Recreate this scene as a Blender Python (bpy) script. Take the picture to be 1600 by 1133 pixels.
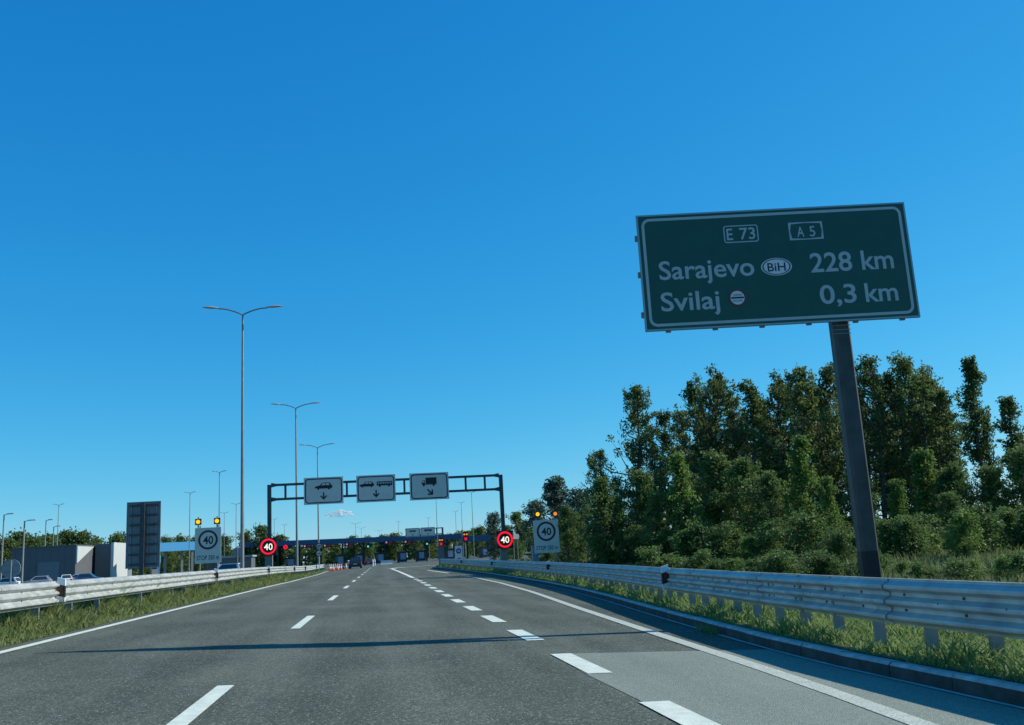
import bpy, bmesh, math, random
import numpy as np
from mathutils import Vector, Matrix

random.seed(7); rng = np.random.default_rng(7)
for o in list(bpy.data.objects): bpy.data.objects.remove(o)
SC = bpy.context.scene
COL = SC.collection
R = math.radians

# ------------------------------------------------------------------ camera
FPX, PITCH, ROLL, YAW, CAMH = 1460.0, R(11.4), R(3.2), R(8.3), 1.25
Fv = Vector((math.sin(YAW)*math.cos(PITCH), math.cos(YAW)*math.cos(PITCH), math.sin(PITCH)))
Rv0 = Vector((math.cos(YAW), -math.sin(YAW), 0)); Uv0 = Rv0.cross(Fv)
Rv = Rv0*math.cos(ROLL) - Uv0*math.sin(ROLL); Uv = Uv0*math.cos(ROLL) + Rv0*math.sin(ROLL)
cam = bpy.data.cameras.new('camera'); camo = bpy.data.objects.new('camera', cam); COL.objects.link(camo)
cam.sensor_width = 36; cam.lens = 36*FPX/1600; cam.clip_end = 20000; cam.clip_start = 0.05
M = Matrix((Rv, Uv, -Fv)).transposed().to_4x4(); M.translation = (0, 0, CAMH)
camo.matrix_world = M
SC.camera = camo
# ------------------------------------------------------------------ sky and sun
SUN_EL, SUN_B = R(35.3), R(4.9)           # elevation; angle ahead of the right hand side
sdir = Vector((math.cos(SUN_EL)*math.cos(SUN_B), math.cos(SUN_EL)*math.sin(SUN_B), math.sin(SUN_EL)))
W = bpy.data.worlds.new('World'); SC.world = W; W.use_nodes = True
nt = W.node_tree; nt.nodes.clear()
sky = nt.nodes.new('ShaderNodeTexSky'); sky.sky_type = 'NISHITA'; sky.sun_disc = False
sky.sun_elevation = SUN_EL; sky.sun_rotation = R(90) - SUN_B
sky.altitude = 300; sky.air_density = 1.0; sky.dust_density = 0.0; sky.ozone_density = 1.5
sep_ = nt.nodes.new('ShaderNodeSeparateColor'); cmb_ = nt.nodes.new('ShaderNodeCombineColor'); nt.links.new(sky.outputs[0], sep_.inputs[0])
for ch_, (gain_, gam_) in enumerate(((0.0925, 1.72), (1.18, 0.76), (2.92, 0.47))):          # clear deep blue sky seen through tinted glass
    pw_ = nt.nodes.new('ShaderNodeMath'); pw_.operation = 'POWER'; pw_.inputs[1].default_value = gam_
    ml_ = nt.nodes.new('ShaderNodeMath'); ml_.operation = 'MULTIPLY'; ml_.inputs[1].default_value = gain_
    nt.links.new(sep_.outputs[ch_], pw_.inputs[0]); nt.links.new(pw_.outputs[0], ml_.inputs[0]); nt.links.new(ml_.outputs[0], cmb_.inputs[ch_])
bg = nt.nodes.new('ShaderNodeBackground'); bg.inputs[1].default_value = 0.12
wo = nt.nodes.new('ShaderNodeOutputWorld')
nt.links.new(cmb_.outputs[0], bg.inputs[0]); nt.links.new(bg.outputs[0], wo.inputs[0])
sl = bpy.data.lights.new('sun', 'SUN'); so = bpy.data.objects.new('sun', sl); COL.objects.link(so)
sl.energy = 5.0; sl.angle = R(0.53); sl.color = (1.0, 0.97, 0.86)
so.rotation_euler = sdir.to_track_quat('Z', 'Y').to_euler(); so.location = (40, 0, 60)
SC.view_settings.view_transform = 'Standard'; SC.view_settings.look = 'None'
SC.view_settings.exposure = 0.0; SC.view_settings.gamma = 1.0
try: SC.view_settings.use_curve_mapping = False
except Exception: pass

# ------------------------------------------------------------------ pixel helpers
def ray(x, y): return Fv*FPX + Rv*(x-800) - Uv*(y-566.5)
def atY(x, y, Y):
    d = ray(x, y); return Vector((0, 0, CAMH)) + d*(Y/d.y)
def smooth(t): t = max(0.0, min(1.0, t)); return t*t*(3-2*t)
def gz(X, Y): return -0.035*(1-smooth((Y-45)/60))*max(-9.0, min(7.0, X))   # the road falls to the right
def gzv(X, Y):
    t = np.clip((Y-45)/60, 0, 1); return -0.035*(1-t*t*(3-2*t))*np.clip(X, -9, 7)
def interp(x, xs, ys): return float(np.interp(x, xs, ys))

# ------------------------------------------------------------------ materials
MATS = {}
def mat(name, col, rough=0.6, metal=0.0, noise=0.0, nscale=8.0, bump=0.0, bscale=200.0, emit=None, estr=0.0, spec=0.5, col2=None, coat=0.0):
    if name in MATS: return MATS[name]
    m = bpy.data.materials.new(name); m.use_nodes = True; n = m.node_tree.nodes; l = m.node_tree.links
    b = n['Principled BSDF']; b.inputs['Roughness'].default_value = rough; b.inputs['Metallic'].default_value = metal
    b.inputs['Specular IOR Level'].default_value = spec; b.inputs['Coat Weight'].default_value = coat
    c = (*col, 1)
    b.inputs['Base Color'].default_value = c
    tc = n.new('ShaderNodeTexCoord')
    if noise > 0:
        tx = n.new('ShaderNodeTexNoise'); tx.inputs['Scale'].default_value = nscale; tx.inputs['Detail'].default_value = 6
        l.new(tc.outputs['Object'], tx.inputs['Vector'])
        mx = n.new('ShaderNodeMix'); mx.data_type = 'RGBA'
        mx.inputs[6].default_value = tuple(v*(1-noise) for v in col)+(1,)
        mx.inputs[7].default_value = (*(col2 if col2 else tuple(min(1, v*(1+noise)) for v in col)), 1)
        rp = n.new('ShaderNodeMapRange'); rp.inputs[1].default_value = .3; rp.inputs[2].default_value = .7
        l.new(tx.outputs['Fac'], rp.inputs[0]); l.new(rp.outputs[0], mx.inputs[0]); l.new(mx.outputs[2], b.inputs['Base Color'])
    if bump > 0:
        t2 = n.new('ShaderNodeTexNoise'); t2.inputs['Scale'].default_value = bscale; t2.inputs['Detail'].default_value = 3
        l.new(tc.outputs['Object'], t2.inputs['Vector'])
        bp = n.new('ShaderNodeBump'); bp.inputs['Strength'].default_value = bump; bp.inputs['Distance'].default_value = 0.01
        l.new(t2.outputs['Fac'], bp.inputs['Height']); l.new(bp.outputs[0], b.inputs['Normal'])
    if emit:
        b.inputs['Emission Color'].default_value = (*emit, 1); b.inputs['Emission Strength'].default_value = estr
    MATS[name] = m; return m

def asphalt(name, base, speck, wear, coarse=1.0, con=.42):
    m = bpy.data.materials.new(name); m.use_nodes = True; n = m.node_tree.nodes; l = m.node_tree.links
    b = n['Principled BSDF']; b.inputs['Roughness'].default_value = 0.9; b.inputs['Specular IOR Level'].default_value = 0.2
    tc = n.new('ShaderNodeTexCoord')
    big = n.new('ShaderNodeTexNoise'); big.inputs['Scale'].default_value = 0.35; big.inputs['Detail'].default_value = 5
    mp = n.new('ShaderNodeMapping'); mp.inputs['Scale'].default_value = (1.6, 0.12, 1)       # lengthwise wear streaks
    streak = n.new('ShaderNodeTexNoise'); streak.inputs['Scale'].default_value = 1.0; streak.inputs['Detail'].default_value = 4
    fine = n.new('ShaderNodeTexVoronoi'); fine.inputs['Scale'].default_value = 62*coarse
    fn = n.new('ShaderNodeTexNoise'); fn.inputs['Scale'].default_value = 45*coarse; fn.inputs['Detail'].default_value = 4
    for t in (big, fine, fn): l.new(tc.outputs['Object'], t.inputs['Vector'])
    l.new(tc.outputs['Object'], mp.inputs['Vector']); l.new(mp.outputs[0], streak.inputs['Vector'])
    m1 = n.new('ShaderNodeMix'); m1.data_type = 'RGBA'; m1.inputs[6].default_value = (*base, 1); m1.inputs[7].default_value = (*wear, 1)
    ad = n.new('ShaderNodeMath'); ad.operation = 'ADD'
    sx = n.new('ShaderNodeSeparateXYZ'); l.new(tc.outputs['Object'], sx.inputs[0]); tw1 = n.new('ShaderNodeMath'); tw1.operation = 'MULTIPLY_ADD'; tw1.inputs[1].default_value = 2*math.pi/1.9; tw1.inputs[2].default_value = .6*2*math.pi/1.9+math.pi   # tyre tracks
    tw2 = n.new('ShaderNodeMath'); tw2.operation = 'COSINE'; tw3 = n.new('ShaderNodeMath'); tw3.operation = 'MULTIPLY_ADD'; tw3.inputs[1].default_value = .085
    l.new(sx.outputs[0], tw1.inputs[0]); l.new(tw1.outputs[0], tw2.inputs[0]); l.new(tw2.outputs[0], tw3.inputs[0]); l.new(big.outputs['Fac'], tw3.inputs[2])
    l.new(tw3.outputs[0], ad.inputs[0]); l.new(streak.outputs['Fac'], ad.inputs[1])
    rr = n.new('ShaderNodeMapRange'); rr.inputs[1].default_value = .78; rr.inputs[2].default_value = 1.22
    l.new(ad.outputs[0], rr.inputs[0]); l.new(rr.outputs[0], m1.inputs[0])
    # chippings: per-cell brightness
    sep = n.new('ShaderNodeSeparateColor'); l.new(fine.outputs['Color'], sep.inputs[0])
    m2 = n.new('ShaderNodeMix'); m2.data_type = 'RGBA'; m2.blend_type = 'MULTIPLY'; m2.inputs[0].default_value = 1
    rg = n.new('ShaderNodeMapRange'); rg.inputs[3].default_value = 1-con; rg.inputs[4].default_value = 1+con
    l.new(sep.outputs[0], rg.inputs[0])
    cb = n.new('ShaderNodeCombineColor')
    for i in range(3): l.new(rg.outputs[0], cb.inputs[i])
    l.new(m1.outputs[2], m2.inputs[6]); l.new(cb.outputs[0], m2.inputs[7])
    m3 = n.new('ShaderNodeMix'); m3.data_type = 'RGBA'; m3.inputs[7].default_value = (*speck, 1)
    g = n.new('ShaderNodeMath'); g.operation = 'GREATER_THAN'; g.inputs[1].default_value = 0.93
    l.new(sep.outputs[1], g.inputs[0]); l.new(g.outputs[0], m3.inputs[0]); l.new(m2.outputs[2], m3.inputs[6])
    l.new(m3.outputs[2], b.inputs['Base Color'])
    bp = n.new('ShaderNodeBump'); bp.inputs['Strength'].default_value = 0.6; bp.inputs['Distance'].default_value = 0.012
    l.new(fine.outputs['Distance'], bp.inputs['Height']); bp.invert = True; l.new(bp.outputs[0], b.inputs['Normal'])
    return m

def leafmat(name, c1, c2, trans=0.35, spec=0.25):
    m = bpy.data.materials.new(name); m.use_nodes = True; n = m.node_tree.nodes; l = m.node_tree.links
    b = n['Principled BSDF']; b.inputs['Roughness'].default_value = 0.55; b.inputs['Specular IOR Level'].default_value = spec
    out = n['Material Output']
    geo = n.new('ShaderNodeNewGeometry'); oi = n.new('ShaderNodeObjectInfo')
    mx = n.new('ShaderNodeMix'); mx.data_type = 'RGBA'; mx.inputs[6].default_value = (*c1, 1); mx.inputs[7].default_value = (*c2, 1)
    av = n.new('ShaderNodeMath'); av.operation = 'MULTIPLY_ADD'; av.inputs[1].default_value = 0.5
    h = n.new('ShaderNodeMath'); h.operation = 'MULTIPLY'; h.inputs[1].default_value = 0.5
    l.new(oi.outputs['Random'], h.inputs[0]); l.new(geo.outputs['Random Per Island'], av.inputs[0]); l.new(h.outputs[0], av.inputs[2])
    l.new(av.outputs[0], mx.inputs[0]); l.new(mx.outputs[2], b.inputs['Base Color'])
    tr = n.new('ShaderNodeBsdfTranslucent'); hv = n.new('ShaderNodeHueSaturation'); hv.inputs['Value'].default_value = 1.3; hv.inputs['Hue'].default_value = 0.485
    l.new(mx.outputs[2], hv.inputs['Color']); l.new(hv.outputs[0], tr.inputs['Color'])
    ms = n.new('ShaderNodeMixShader'); ms.inputs[0].default_value = trans
    l.new(b.outputs[0], ms.inputs[1]); l.new(tr.outputs[0], ms.inputs[2]); l.new(ms.outputs[0], out.inputs[0])
    return m

A_ROAD = asphalt('asphalt', (0.072, 0.082, 0.062), (0.24, 0.26, 0.22), (0.120, 0.132, 0.101))
A_PATCH = asphalt('asphalt_patch', (0.205, 0.232, 0.186), (0.34, 0.36, 0.31), (0.25, 0.28, 0.226), 1.6, .25)
A_FAR = asphalt('asphalt_far', (0.09, 0.10, 0.08), (0.18, 0.18, 0.16), (0.12, 0.13, 0.105), 0.3)
def paintmat(name, col, chip, thr):
    m = mat(name, col, .75, noise=.12, nscale=7, bump=.5, bscale=120); n = m.node_tree.nodes; l = m.node_tree.links; b = n['Principled BSDF']
    src = b.inputs['Base Color'].links[0].from_socket; tc = n.new('ShaderNodeTexCoord'); vo = n.new('ShaderNodeTexNoise'); vo.inputs['Scale'].default_value = 55; vo.inputs['Detail'].default_value = 5; vo.inputs['Roughness'].default_value = .7
    l.new(tc.outputs['Object'], vo.inputs['Vector']); mr = n.new('ShaderNodeMapRange'); mr.inputs[1].default_value = thr; mr.inputs[2].default_value = thr+.07; l.new(vo.outputs['Fac'], mr.inputs[0])
    mx = n.new('ShaderNodeMix'); mx.data_type = 'RGBA'; mx.inputs[7].default_value = (*chip, 1); l.new(mr.outputs[0], mx.inputs[0]); l.new(src, mx.inputs[6]); l.new(mx.outputs[2], b.inputs['Base Color']); return m
PAINT = paintmat('road_paint', (0.66, 0.70, 0.58), (.26, .28, .23), .60)
PAINT_W = paintmat('road_paint_worn', (0.52, 0.55, 0.45), (.16, .175, .14), .53)
CONC = mat('concrete', (0.38, 0.39, 0.36), .85, noise=.3, nscale=6, bump=.4, bscale=80)
GALV = mat('galvanised_steel', (0.46, 0.475, 0.45), .55, metal=.3, noise=.22, nscale=3.5, bump=.05, bscale=30)
GALV_D = mat('galvanised_pole', (0.24, 0.25, 0.25), .55, metal=.25, noise=.15, nscale=2)
STEEL_D = mat('dark_grey_steel', (0.06, 0.065, 0.072), .5, metal=.3, noise=.2, nscale=2)
POSTM = mat('sign_post_steel', (0.060, 0.062, 0.060), .55, metal=.35, noise=.3, nscale=3, bump=.1, bscale=20)
POSTB = mat('sign_post_base_paint', (0.008, 0.009, 0.010), .6, noise=.2, nscale=6)
BOLT = mat('bolt_steel', (0.08, 0.085, 0.09), .6, metal=.5)
GREEN = mat('green_sheeting', (0.006, 0.075, 0.05), .45, noise=.08, nscale=4)
WHITE_S = mat('white_sheeting', (0.42, 0.46, 0.46), .5, noise=.05, nscale=5)
WHITE_B = mat('white_board', (0.66, 0.61, 0.53), .5, noise=.06, nscale=3)
BLACK = mat('black_print', (0.012, 0.013, 0.016), .6)
NAVY = mat('dark_blue_print', (0.01, 0.02, 0.06), .6)
REDP = mat('red_print', (0.42, 0.015, 0.02), .5)
BLUEP = mat('blue_print', (0.01, 0.06, 0.35), .5)
ALU = mat('aluminium_edge', (0.30, 0.36, 0.37), .5, metal=.5)
BOXB = mat('black_housing', (0.012, 0.012, 0.014), .55)
L_RED = mat('led_red', (0.3, 0, 0), .5, emit=(1.0, 0.010, 0.03), estr=1.0)
L_WHT = mat('led_white', (0.5, 0.5, 0.45), .5, emit=(1.0, 0.93, 0.72), estr=1.1)
L_AMB = mat('led_amber', (0.5, 0.3, 0), .5, emit=(1.0, 0.42, 0.0), estr=1.6)
L_AMB2 = mat('led_amber_dim', (0.5, 0.3, 0.05), .5, emit=(1.0, 0.25, 0.02), estr=0.9)
L_GRN = mat('led_green', (0, .4, .2), .5, emit=(0.1, 1.0, 0.5), estr=.8)
L_PNK = mat('led_white_red', (0.5, .3, .3), .5, emit=(1.0, 0.45, 0.5), estr=.35)
DEL_W = mat('delineator_plastic', (0.72, 0.75, 0.76), .5, noise=.05, nscale=9)
DEL_B = mat('delineator_band', (0.02, 0.018, 0.022), .5)
DEL_R = mat('delineator_reflector', (0.12, 0.02, 0.02), .4)
GRASS_G = mat('grass_ground', (0.06, 0.085, 0.03), .95, noise=.5, nscale=1.2, bump=.6, bscale=25, col2=(0.11, 0.12, 0.055))
SOIL = mat('far_ground', (0.07, 0.09, 0.04), .95, noise=.4, nscale=.05)
GRASS = leafmat('grass_blades', (0.08, 0.165, 0.04), (0.22, 0.30, 0.105), .46)
GRASS_Y = leafmat('median_grass_blades', (0.11, 0.17, 0.045), (0.30, 0.33, 0.13), .46)
GRASS_DRY = leafmat('dry_grass_blades', (0.05, 0.10, 0.03), (0.19, 0.22, 0.085), .38)
LEAF_T = leafmat('oak_leaves', (0.045, 0.088, 0.026), (0.155, 0.21, 0.06), .42)
LEAF_L = leafmat('light_leaves', (0.09, 0.17, 0.035), (0.17, 0.27, 0.06), .45)
LEAF_S = leafmat('silvery_leaves', (0.07, 0.115, 0.08), (0.13, 0.18, 0.12), .30)
LEAF_D = leafmat('shrub_leaves', (0.055, 0.115, 0.03), (0.15, 0.23, 0.065), .42)
BARK = mat('bark', (0.075, 0.065, 0.055), .9, noise=.4, nscale=5, bump=.5, bscale=15)
CANOPY_B = mat('canopy_blue', (0.02, 0.075, 0.16), .5, noise=.06, nscale=.3)
CANOPY_L = mat('canopy_light_blue', (0.15, 0.52, 0.82), .5)
DARKU = mat('dark_soffit', (0.03, 0.035, 0.045), .7)
BOOTHB = mat('booth_blue', (0.012, 0.025, 0.055), .5)
GLASS = mat('dark_glass', (0.03, 0.045, 0.055), .12, spec=.8)
CLAD = mat('grey_cladding', (0.11, 0.115, 0.12), .6, noise=.06, nscale=.6)
CLADW = mat('white_cladding', (0.50, 0.52, 0.49), .6, noise=.04, nscale=.8)
ROOFD = mat('roof_edge', (0.10, 0.11, 0.12), .6)
BEIGE = mat('beige_box', (0.35, 0.32, 0.26), .7)
TYRE = mat('tyre_rubber', (0.015, 0.015, 0.016), .85)
RIM = mat('alloy_rim', (0.45, 0.46, 0.47), .35, metal=.8)
TAIL = mat('tail_lamp', (0.35, 0.01, 0.012), .25)
PLATE = mat('number_plate', (0.6, 0.6, 0.6), .5)
ORANGE = mat('cone_orange', (0.75, 0.14, 0.04), .5)
CONEW = mat('cone_white', (0.75, 0.74, 0.72), .5)

# ------------------------------------------------------------------ mesh builder
class MB:
    def __init__(s): s.v = []; s.f = []; s.m = []; s.k = 0
    def add(s, vs, fs, mi=0):
        o = len(s.v); s.v += [tuple(p) for p in vs]; s.f += [tuple(i+o for i in f) for f in fs]; s.m += [mi]*len(fs)
    def box(s, c, d, rz=0.0, mi=0, ry=0.0):
        hx, hy, hz = d[0]/2, d[1]/2, d[2]/2
        P = [Vector((x, y, z)) for z in (-hz, hz) for x, y in ((-hx, -hy), (hx, -hy), (hx, hy), (-hx, hy))]
        Rm = Matrix.Rotation(rz, 3, 'Z') @ Matrix.Rotation(ry, 3, 'Y')
        P = [Rm @ p + Vector(c) for p in P]
        s.add(P, [(3, 2, 1, 0), (4, 5, 6, 7), (0, 1, 5, 4), (1, 2, 6, 5), (2, 3, 7, 6), (3, 0, 4, 7)], mi)
    def tube(s, pts, rad, n=10, mi=0, cap=True):
        pts = [Vector(p) for p in pts]; rings = []
        if not hasattr(rad, '__len__'): rad = [rad]*len(pts)
        for i, p in enumerate(pts):
            t = (pts[min(i+1, len(pts)-1)] - pts[max(i-1, 0)]).normalized()
            a = Vector((0, 0, 1)) if abs(t.z) < .9 else Vector((1, 0, 0))
            u = t.cross(a).normalized(); w = t.cross(u)
            rings.append([p + (u*math.cos(2*math.pi*k/n) + w*math.sin(2*math.pi*k/n))*rad[i] for k in range(n)])
        vs = [q for r in rings for q in r]; fs = []
        for i in range(len(pts)-1):
            for k in range(n): fs.append((i*n+k, i*n+(k+1) % n, (i+1)*n+(k+1) % n, (i+1)*n+k))
        if cap: fs += [tuple(range(n))[::-1], tuple((len(pts)-1)*n+k for k in range(n))]
        s.add(vs, fs, mi)
    def prism(s, o2, fr, y0, y1, mi=0):
        """outline o2 [(a,b)] extruded from y0 to y1; fr(a,y,b) -> point"""
        n = len(o2); vs = [fr(a, y0, b) for a, b in o2] + [fr(a, y1, b) for a, b in o2]
        fs = [tuple(range(n)), tuple(range(2*n-1, n-1, -1))] + [(i, n+i, n+(i+1) % n, (i+1) % n) for i in range(n)]
        s.add(vs, fs, mi)
    def plate(s, o2, y0, y1, mi=0): s.prism(o2, lambda a, y, b: (a, y, b), y0, y1, mi)
    def ring(s, cx, cz, r0, r1, y0, y1, n=40, mi=0, sx=1.0):
        vs = []
        for k in range(n):
            a = 2*math.pi*k/n; c, q = math.cos(a)*sx, math.sin(a)
            vs += [(cx+c*r0, y0, cz+q*r0), (cx+c*r1, y0, cz+q*r1), (cx+c*r1, y1, cz+q*r1), (cx+c*r0, y1, cz+q*r0)]
        fs = []
        for k in range(n):
            a, b = k*4, ((k+1) % n)*4
            for j in range(4): fs.append((a+j, a+(j+1) % 4, b+(j+1) % 4, b+j))
        s.add(vs, fs, mi)
    def disc(s, cx, cz, r, y0, y1, n=32, mi=0, sx=1.0):
        s.plate([(cx+math.cos(2*math.pi*k/n)*r*sx, cz+math.sin(2*math.pi*k/n)*r) for k in range(n)], y0, y1, mi)
    def mesh(s, name, mats, smooth=False, angle=None):
        me = bpy.data.meshes.new(name); me.from_pydata(s.v, [], s.f)
        bm = bmesh.new(); bm.from_mesh(me); bmesh.ops.recalc_face_normals(bm, faces=bm.faces); bm.to_mesh(me); bm.free()
        for m in (mats if isinstance(mats, (list, tuple)) else [mats]): me.materials.append(m)
        me.polygons.foreach_set('material_index', s.m)
        if smooth: me.polygons.foreach_set('use_smooth', [True]*len(me.polygons))
        if angle and smooth:
            try: me.set_sharp_from_angle(angle=angle)
            except Exception: pass
        return me
    def build(s, name, mats, parent=None, smooth=False, angle=R(40), loc=None):
        o = bpy.data.objects.new(name, s.mesh(name, mats, smooth, angle)); COL.objects.link(o)
        if parent: o.parent = parent
        if loc: o.location = loc
        return o
def link(name, me, parent=None, loc=(0, 0, 0), rot=(0, 0, 0), scale=(1, 1, 1)):
    o = bpy.data.objects.new(name, me); COL.objects.link(o); o.parent = parent
    o.location = loc; o.rotation_euler = rot; o.scale = scale; return o
def tag(o, label, cat, group=None):
    o['label'] = label; o['category'] = cat
    if group: o['group'] = group
    return o
def struct(o): o['kind'] = 'structure'; return o
def empty(name, loc, rz=0.0):
    o = bpy.data.objects.new(name, None); COL.objects.link(o); o.location = loc; o.rotation_euler = (0, 0, rz); o.empty_display_size = .3; return o
def children(o): return [c for c in bpy.data.objects if c.parent == o]
def copy_tree(o, parent=None):
    c = o.copy(); COL.objects.link(c)
    if parent: c.parent = parent
    for ch in children(o): copy_tree(ch, c)
    return c
def npmesh(name, V, F, mats, smooth=False, mi=None):
    me = bpy.data.meshes.new(name); k = F.shape[1]
    me.vertices.add(len(V)); me.vertices.foreach_set('co', np.asarray(V, np.float32).ravel())
    me.loops.add(F.size); me.loops.foreach_set('vertex_index', F.astype(np.int32).ravel())
    me.polygons.add(len(F)); me.polygons.foreach_set('loop_start', np.arange(0, F.size, k, dtype=np.int32))
    for m in (mats if isinstance(mats, (list, tuple)) else [mats]): me.materials.append(m)
    if mi is not None: me.polygons.foreach_set('material_index', mi.astype(np.int32))
    if smooth: me.polygons.foreach_set('use_smooth', np.ones(len(F), bool))
    me.update(); me.validate(); return me
def text_mesh(txt, x0, x1, z0, z1, y, bold=0.012, cap=None, nudge=0):
    """flat lettering fitted to a box: z0 baseline, z1 cap height; plane XZ facing -y"""
    cu = bpy.data.curves.new('t', 'FONT'); cu.body = txt; cu.offset = bold; cu.resolution_u = 4; cu.extrude = 0.0
    ob = bpy.data.objects.new('t', cu); COL.objects.link(ob); dg = bpy.context.evaluated_depsgraph_get(); dg.update()
    me = bpy.data.meshes.new_from_object(ob.evaluated_get(dg)); bpy.data.objects.remove(ob); bpy.data.curves.remove(cu)
    n = len(me.vertices); co = np.zeros(n*3, np.float32); me.vertices.foreach_get('co', co); co = co.reshape(-1, 3)
    a, b = co[:, 0].min(), co[:, 0].max(); capz = cap if cap else 0.729
    out = np.zeros_like(co); out[:, 0] = x0 + (co[:, 0]-a)/(b-a)*(x1-x0); out[:, 1] = y; out[:, 2] = z0 + co[:, 1]/capz*(z1-z0)
    me.vertices.foreach_set('co', out.ravel()); me.update()
    return me
def lettering(txt, m, parent, *a, **k):
    me = text_mesh(txt, *a, **k); me.materials.clear(); me.materials.append(m); return link('lettering', me, parent)

# ------------------------------------------------------------------ ground, road, verges
def sheet(name, xs_of_y, ys, nx, dz, m, zf=None):
    """strip between xs_of_y(y)=(xl,xr) sampled over ys, following the ground"""
    V = []; F = []
    for y in ys:
        xl, xr = xs_of_y(y)
        for i in range(nx+1):
            x = xl+(xr-xl)*i/nx; V.append((x, y, (zf(x, y) if zf else gz(x, y))+dz))
    for j in range(len(ys)-1):
        for i in range(nx):
            a = j*(nx+1)+i; F.append((a, a+1, a+nx+2, a+nx+1))
    return struct(link(name, npmesh(name, np.array(V), np.array(F), m, True)))
KY = [-15, 0, 4, 7.1, 10, 12, 15.2, 19.5, 25, 32, 41, 51, 63, 76, 88, 96, 98.6]
KX = [5.05, 5.0, 4.96, 4.92, 4.85, 4.9, 5.12, 5.44, 5.92, 6.42, 6.75, 6.85, 6.6, 6.0, 5.3, 4.85, 4.95]
kerbx = lambda y: interp(y, KY, KX)
LX = lambda y: interp(y, [-15, 60, 90, 130, 160, 400], [-5.62, -5.62, -6.4, -7.4, -7.6, -7.6])   # left edge line
EY = [-15, 4, 6.7, 8.4, 10.8, 14.9, 22.3, 33, 45, 55, 65, 75, 88]
EX = [3.55, 3.6, 3.7, 3.85, 3.97, 4.13, 4.45, 5.0, 5.35, 5.3, 4.95, 4.47, 3.8]
edgex = lambda y: interp(y, EY, EX)

ys = list(np.concatenate([np.arange(-15, 110, 2.5), np.arange(110, 420, 10)]))
# ground sheet to the horizon
gxs = [-6000, -1500, -400, -150, -60, -25, -12, -9, -8, -6, -3, 0, 3, 5, 7, 9, 14, 30, 70, 150, 400, 1500, 6000]
gys = [-3000, -400, -60, -15, 0, 10, 20, 30, 45, 52, 60, 68, 75, 82, 90, 98, 106, 130, 180, 260, 400, 800, 2000, 6000, 15000]
V = np.array([(x, y, gz(x, y)-0.06) for y in gys for x in gxs]); nxg = len(gxs)
Fq = np.array([(j*nxg+i, j*nxg+i+1, (j+1)*nxg+i+1, (j+1)*nxg+i) for j in range(len(gys)-1) for i in range(nxg-1)])
struct(link('ground', npmesh('ground', V, Fq, SOIL, True)))
sheet('road', lambda y: (LX(y)-0.35, kerbx(y) if y < 98 else 6.0), ys, 12, 0.0, A_ROAD)
# plaza pavement beyond the island and the other carriageway / parking
sheet('plaza_pavement', lambda y: (6.0, interp(y, [99, 112, 140, 400], [7.2, 20, 34, 44])), list(np.arange(99, 420, 8)), 8, -0.004, A_FAR)
sheet('opposite_road', lambda y: (-95, -9.3), list(np.concatenate([np.arange(-15, 110, 5), np.arange(110, 420, 10)])), 8, 0.0, A_FAR)
sheet('median_pavement', lambda y: (-9.3, LX(y)-0.35), list(np.arange(140, 420, 10)), 2, -0.004, A_FAR)
# left grass median
def medz(x, y): return gz(x, y) + 0.05*smooth((LX(y)-0.4-x)/0.6)
sheet('median_grass', lambda y: (-9.32, LX(y)-0.33), list(np.arange(-15, 141, 2.5)), 6, 0.006, GRASS_G, medz)
# right verge
def verz(x, y):
    base = gz(7, y)+0.17; k = smooth((x-kerbx(min(y, 98))-0.15)/0.8)
    return gz(kerbx(min(y, 98)), y)*(1-k)+base*k+0.165*(1-k) + smooth((x-10)/14)*0.28

xsv = [0.13, .3, .5, .8, 1.2, 2, 3, 5, 8, 12, 18, 26, 40, 80, 240]
V = []; F = []
yv = list(np.arange(-15, 98.6, 1.9))
for y in yv:
    for d in xsv: V.append((kerbx(y)+d, y, verz(kerbx(y)+d, y)))
for y, x0 in ((99.6, 6.4), (101, 8.0), (106, 14), (112, 20.1), (140, 34.1), (420, 44.1)):
    for d in xsv: V.append((x0+d-.13, y, verz(x0+d, y) if d > .2 else gz(x0, y)+.15))
F = [(j*len(xsv)+i, j*len(xsv)+i+1, (j+1)*len(xsv)+i+1, (j+1)*len(xsv)+i) for j in range(len(V)//len(xsv)-1) for i in range(len(xsv)-1)]
struct(link('grass_verge', npmesh('grass_verge', np.array(V), np.array(F), GRASS_G, True)))

# asphalt patch (a lighter resurfaced strip)
pyl = [5.0, 6.5, 8.06, 10.07, 12.34]
V = []; F = []
PXL = [2.28, 2.22, 2.17, 2.1, 2.09]
rows = [-15, 0, 3] + pyl
for i, y in enumerate(rows):
    xl = interp(y, pyl, PXL)+0.02*math.sin(y*3.1); xr = kerbx(y)-0.012
    for k in range(5):
        x = xl+(xr-xl)*k/4; yy = y - (0.13*(x-2.09)*(1.0) if y > 12 else 0); V.append((x, yy, gz(x, yy)+0.004))
F = [(j*5+i, j*5+i+1, (j+1)*5+i+1, (j+1)*5+i) for j in range(len(rows)-1) for i in range(4)]
struct(link('road_patch', npmesh('road_patch', np.array(V), np.array(F), A_PATCH)))

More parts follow.
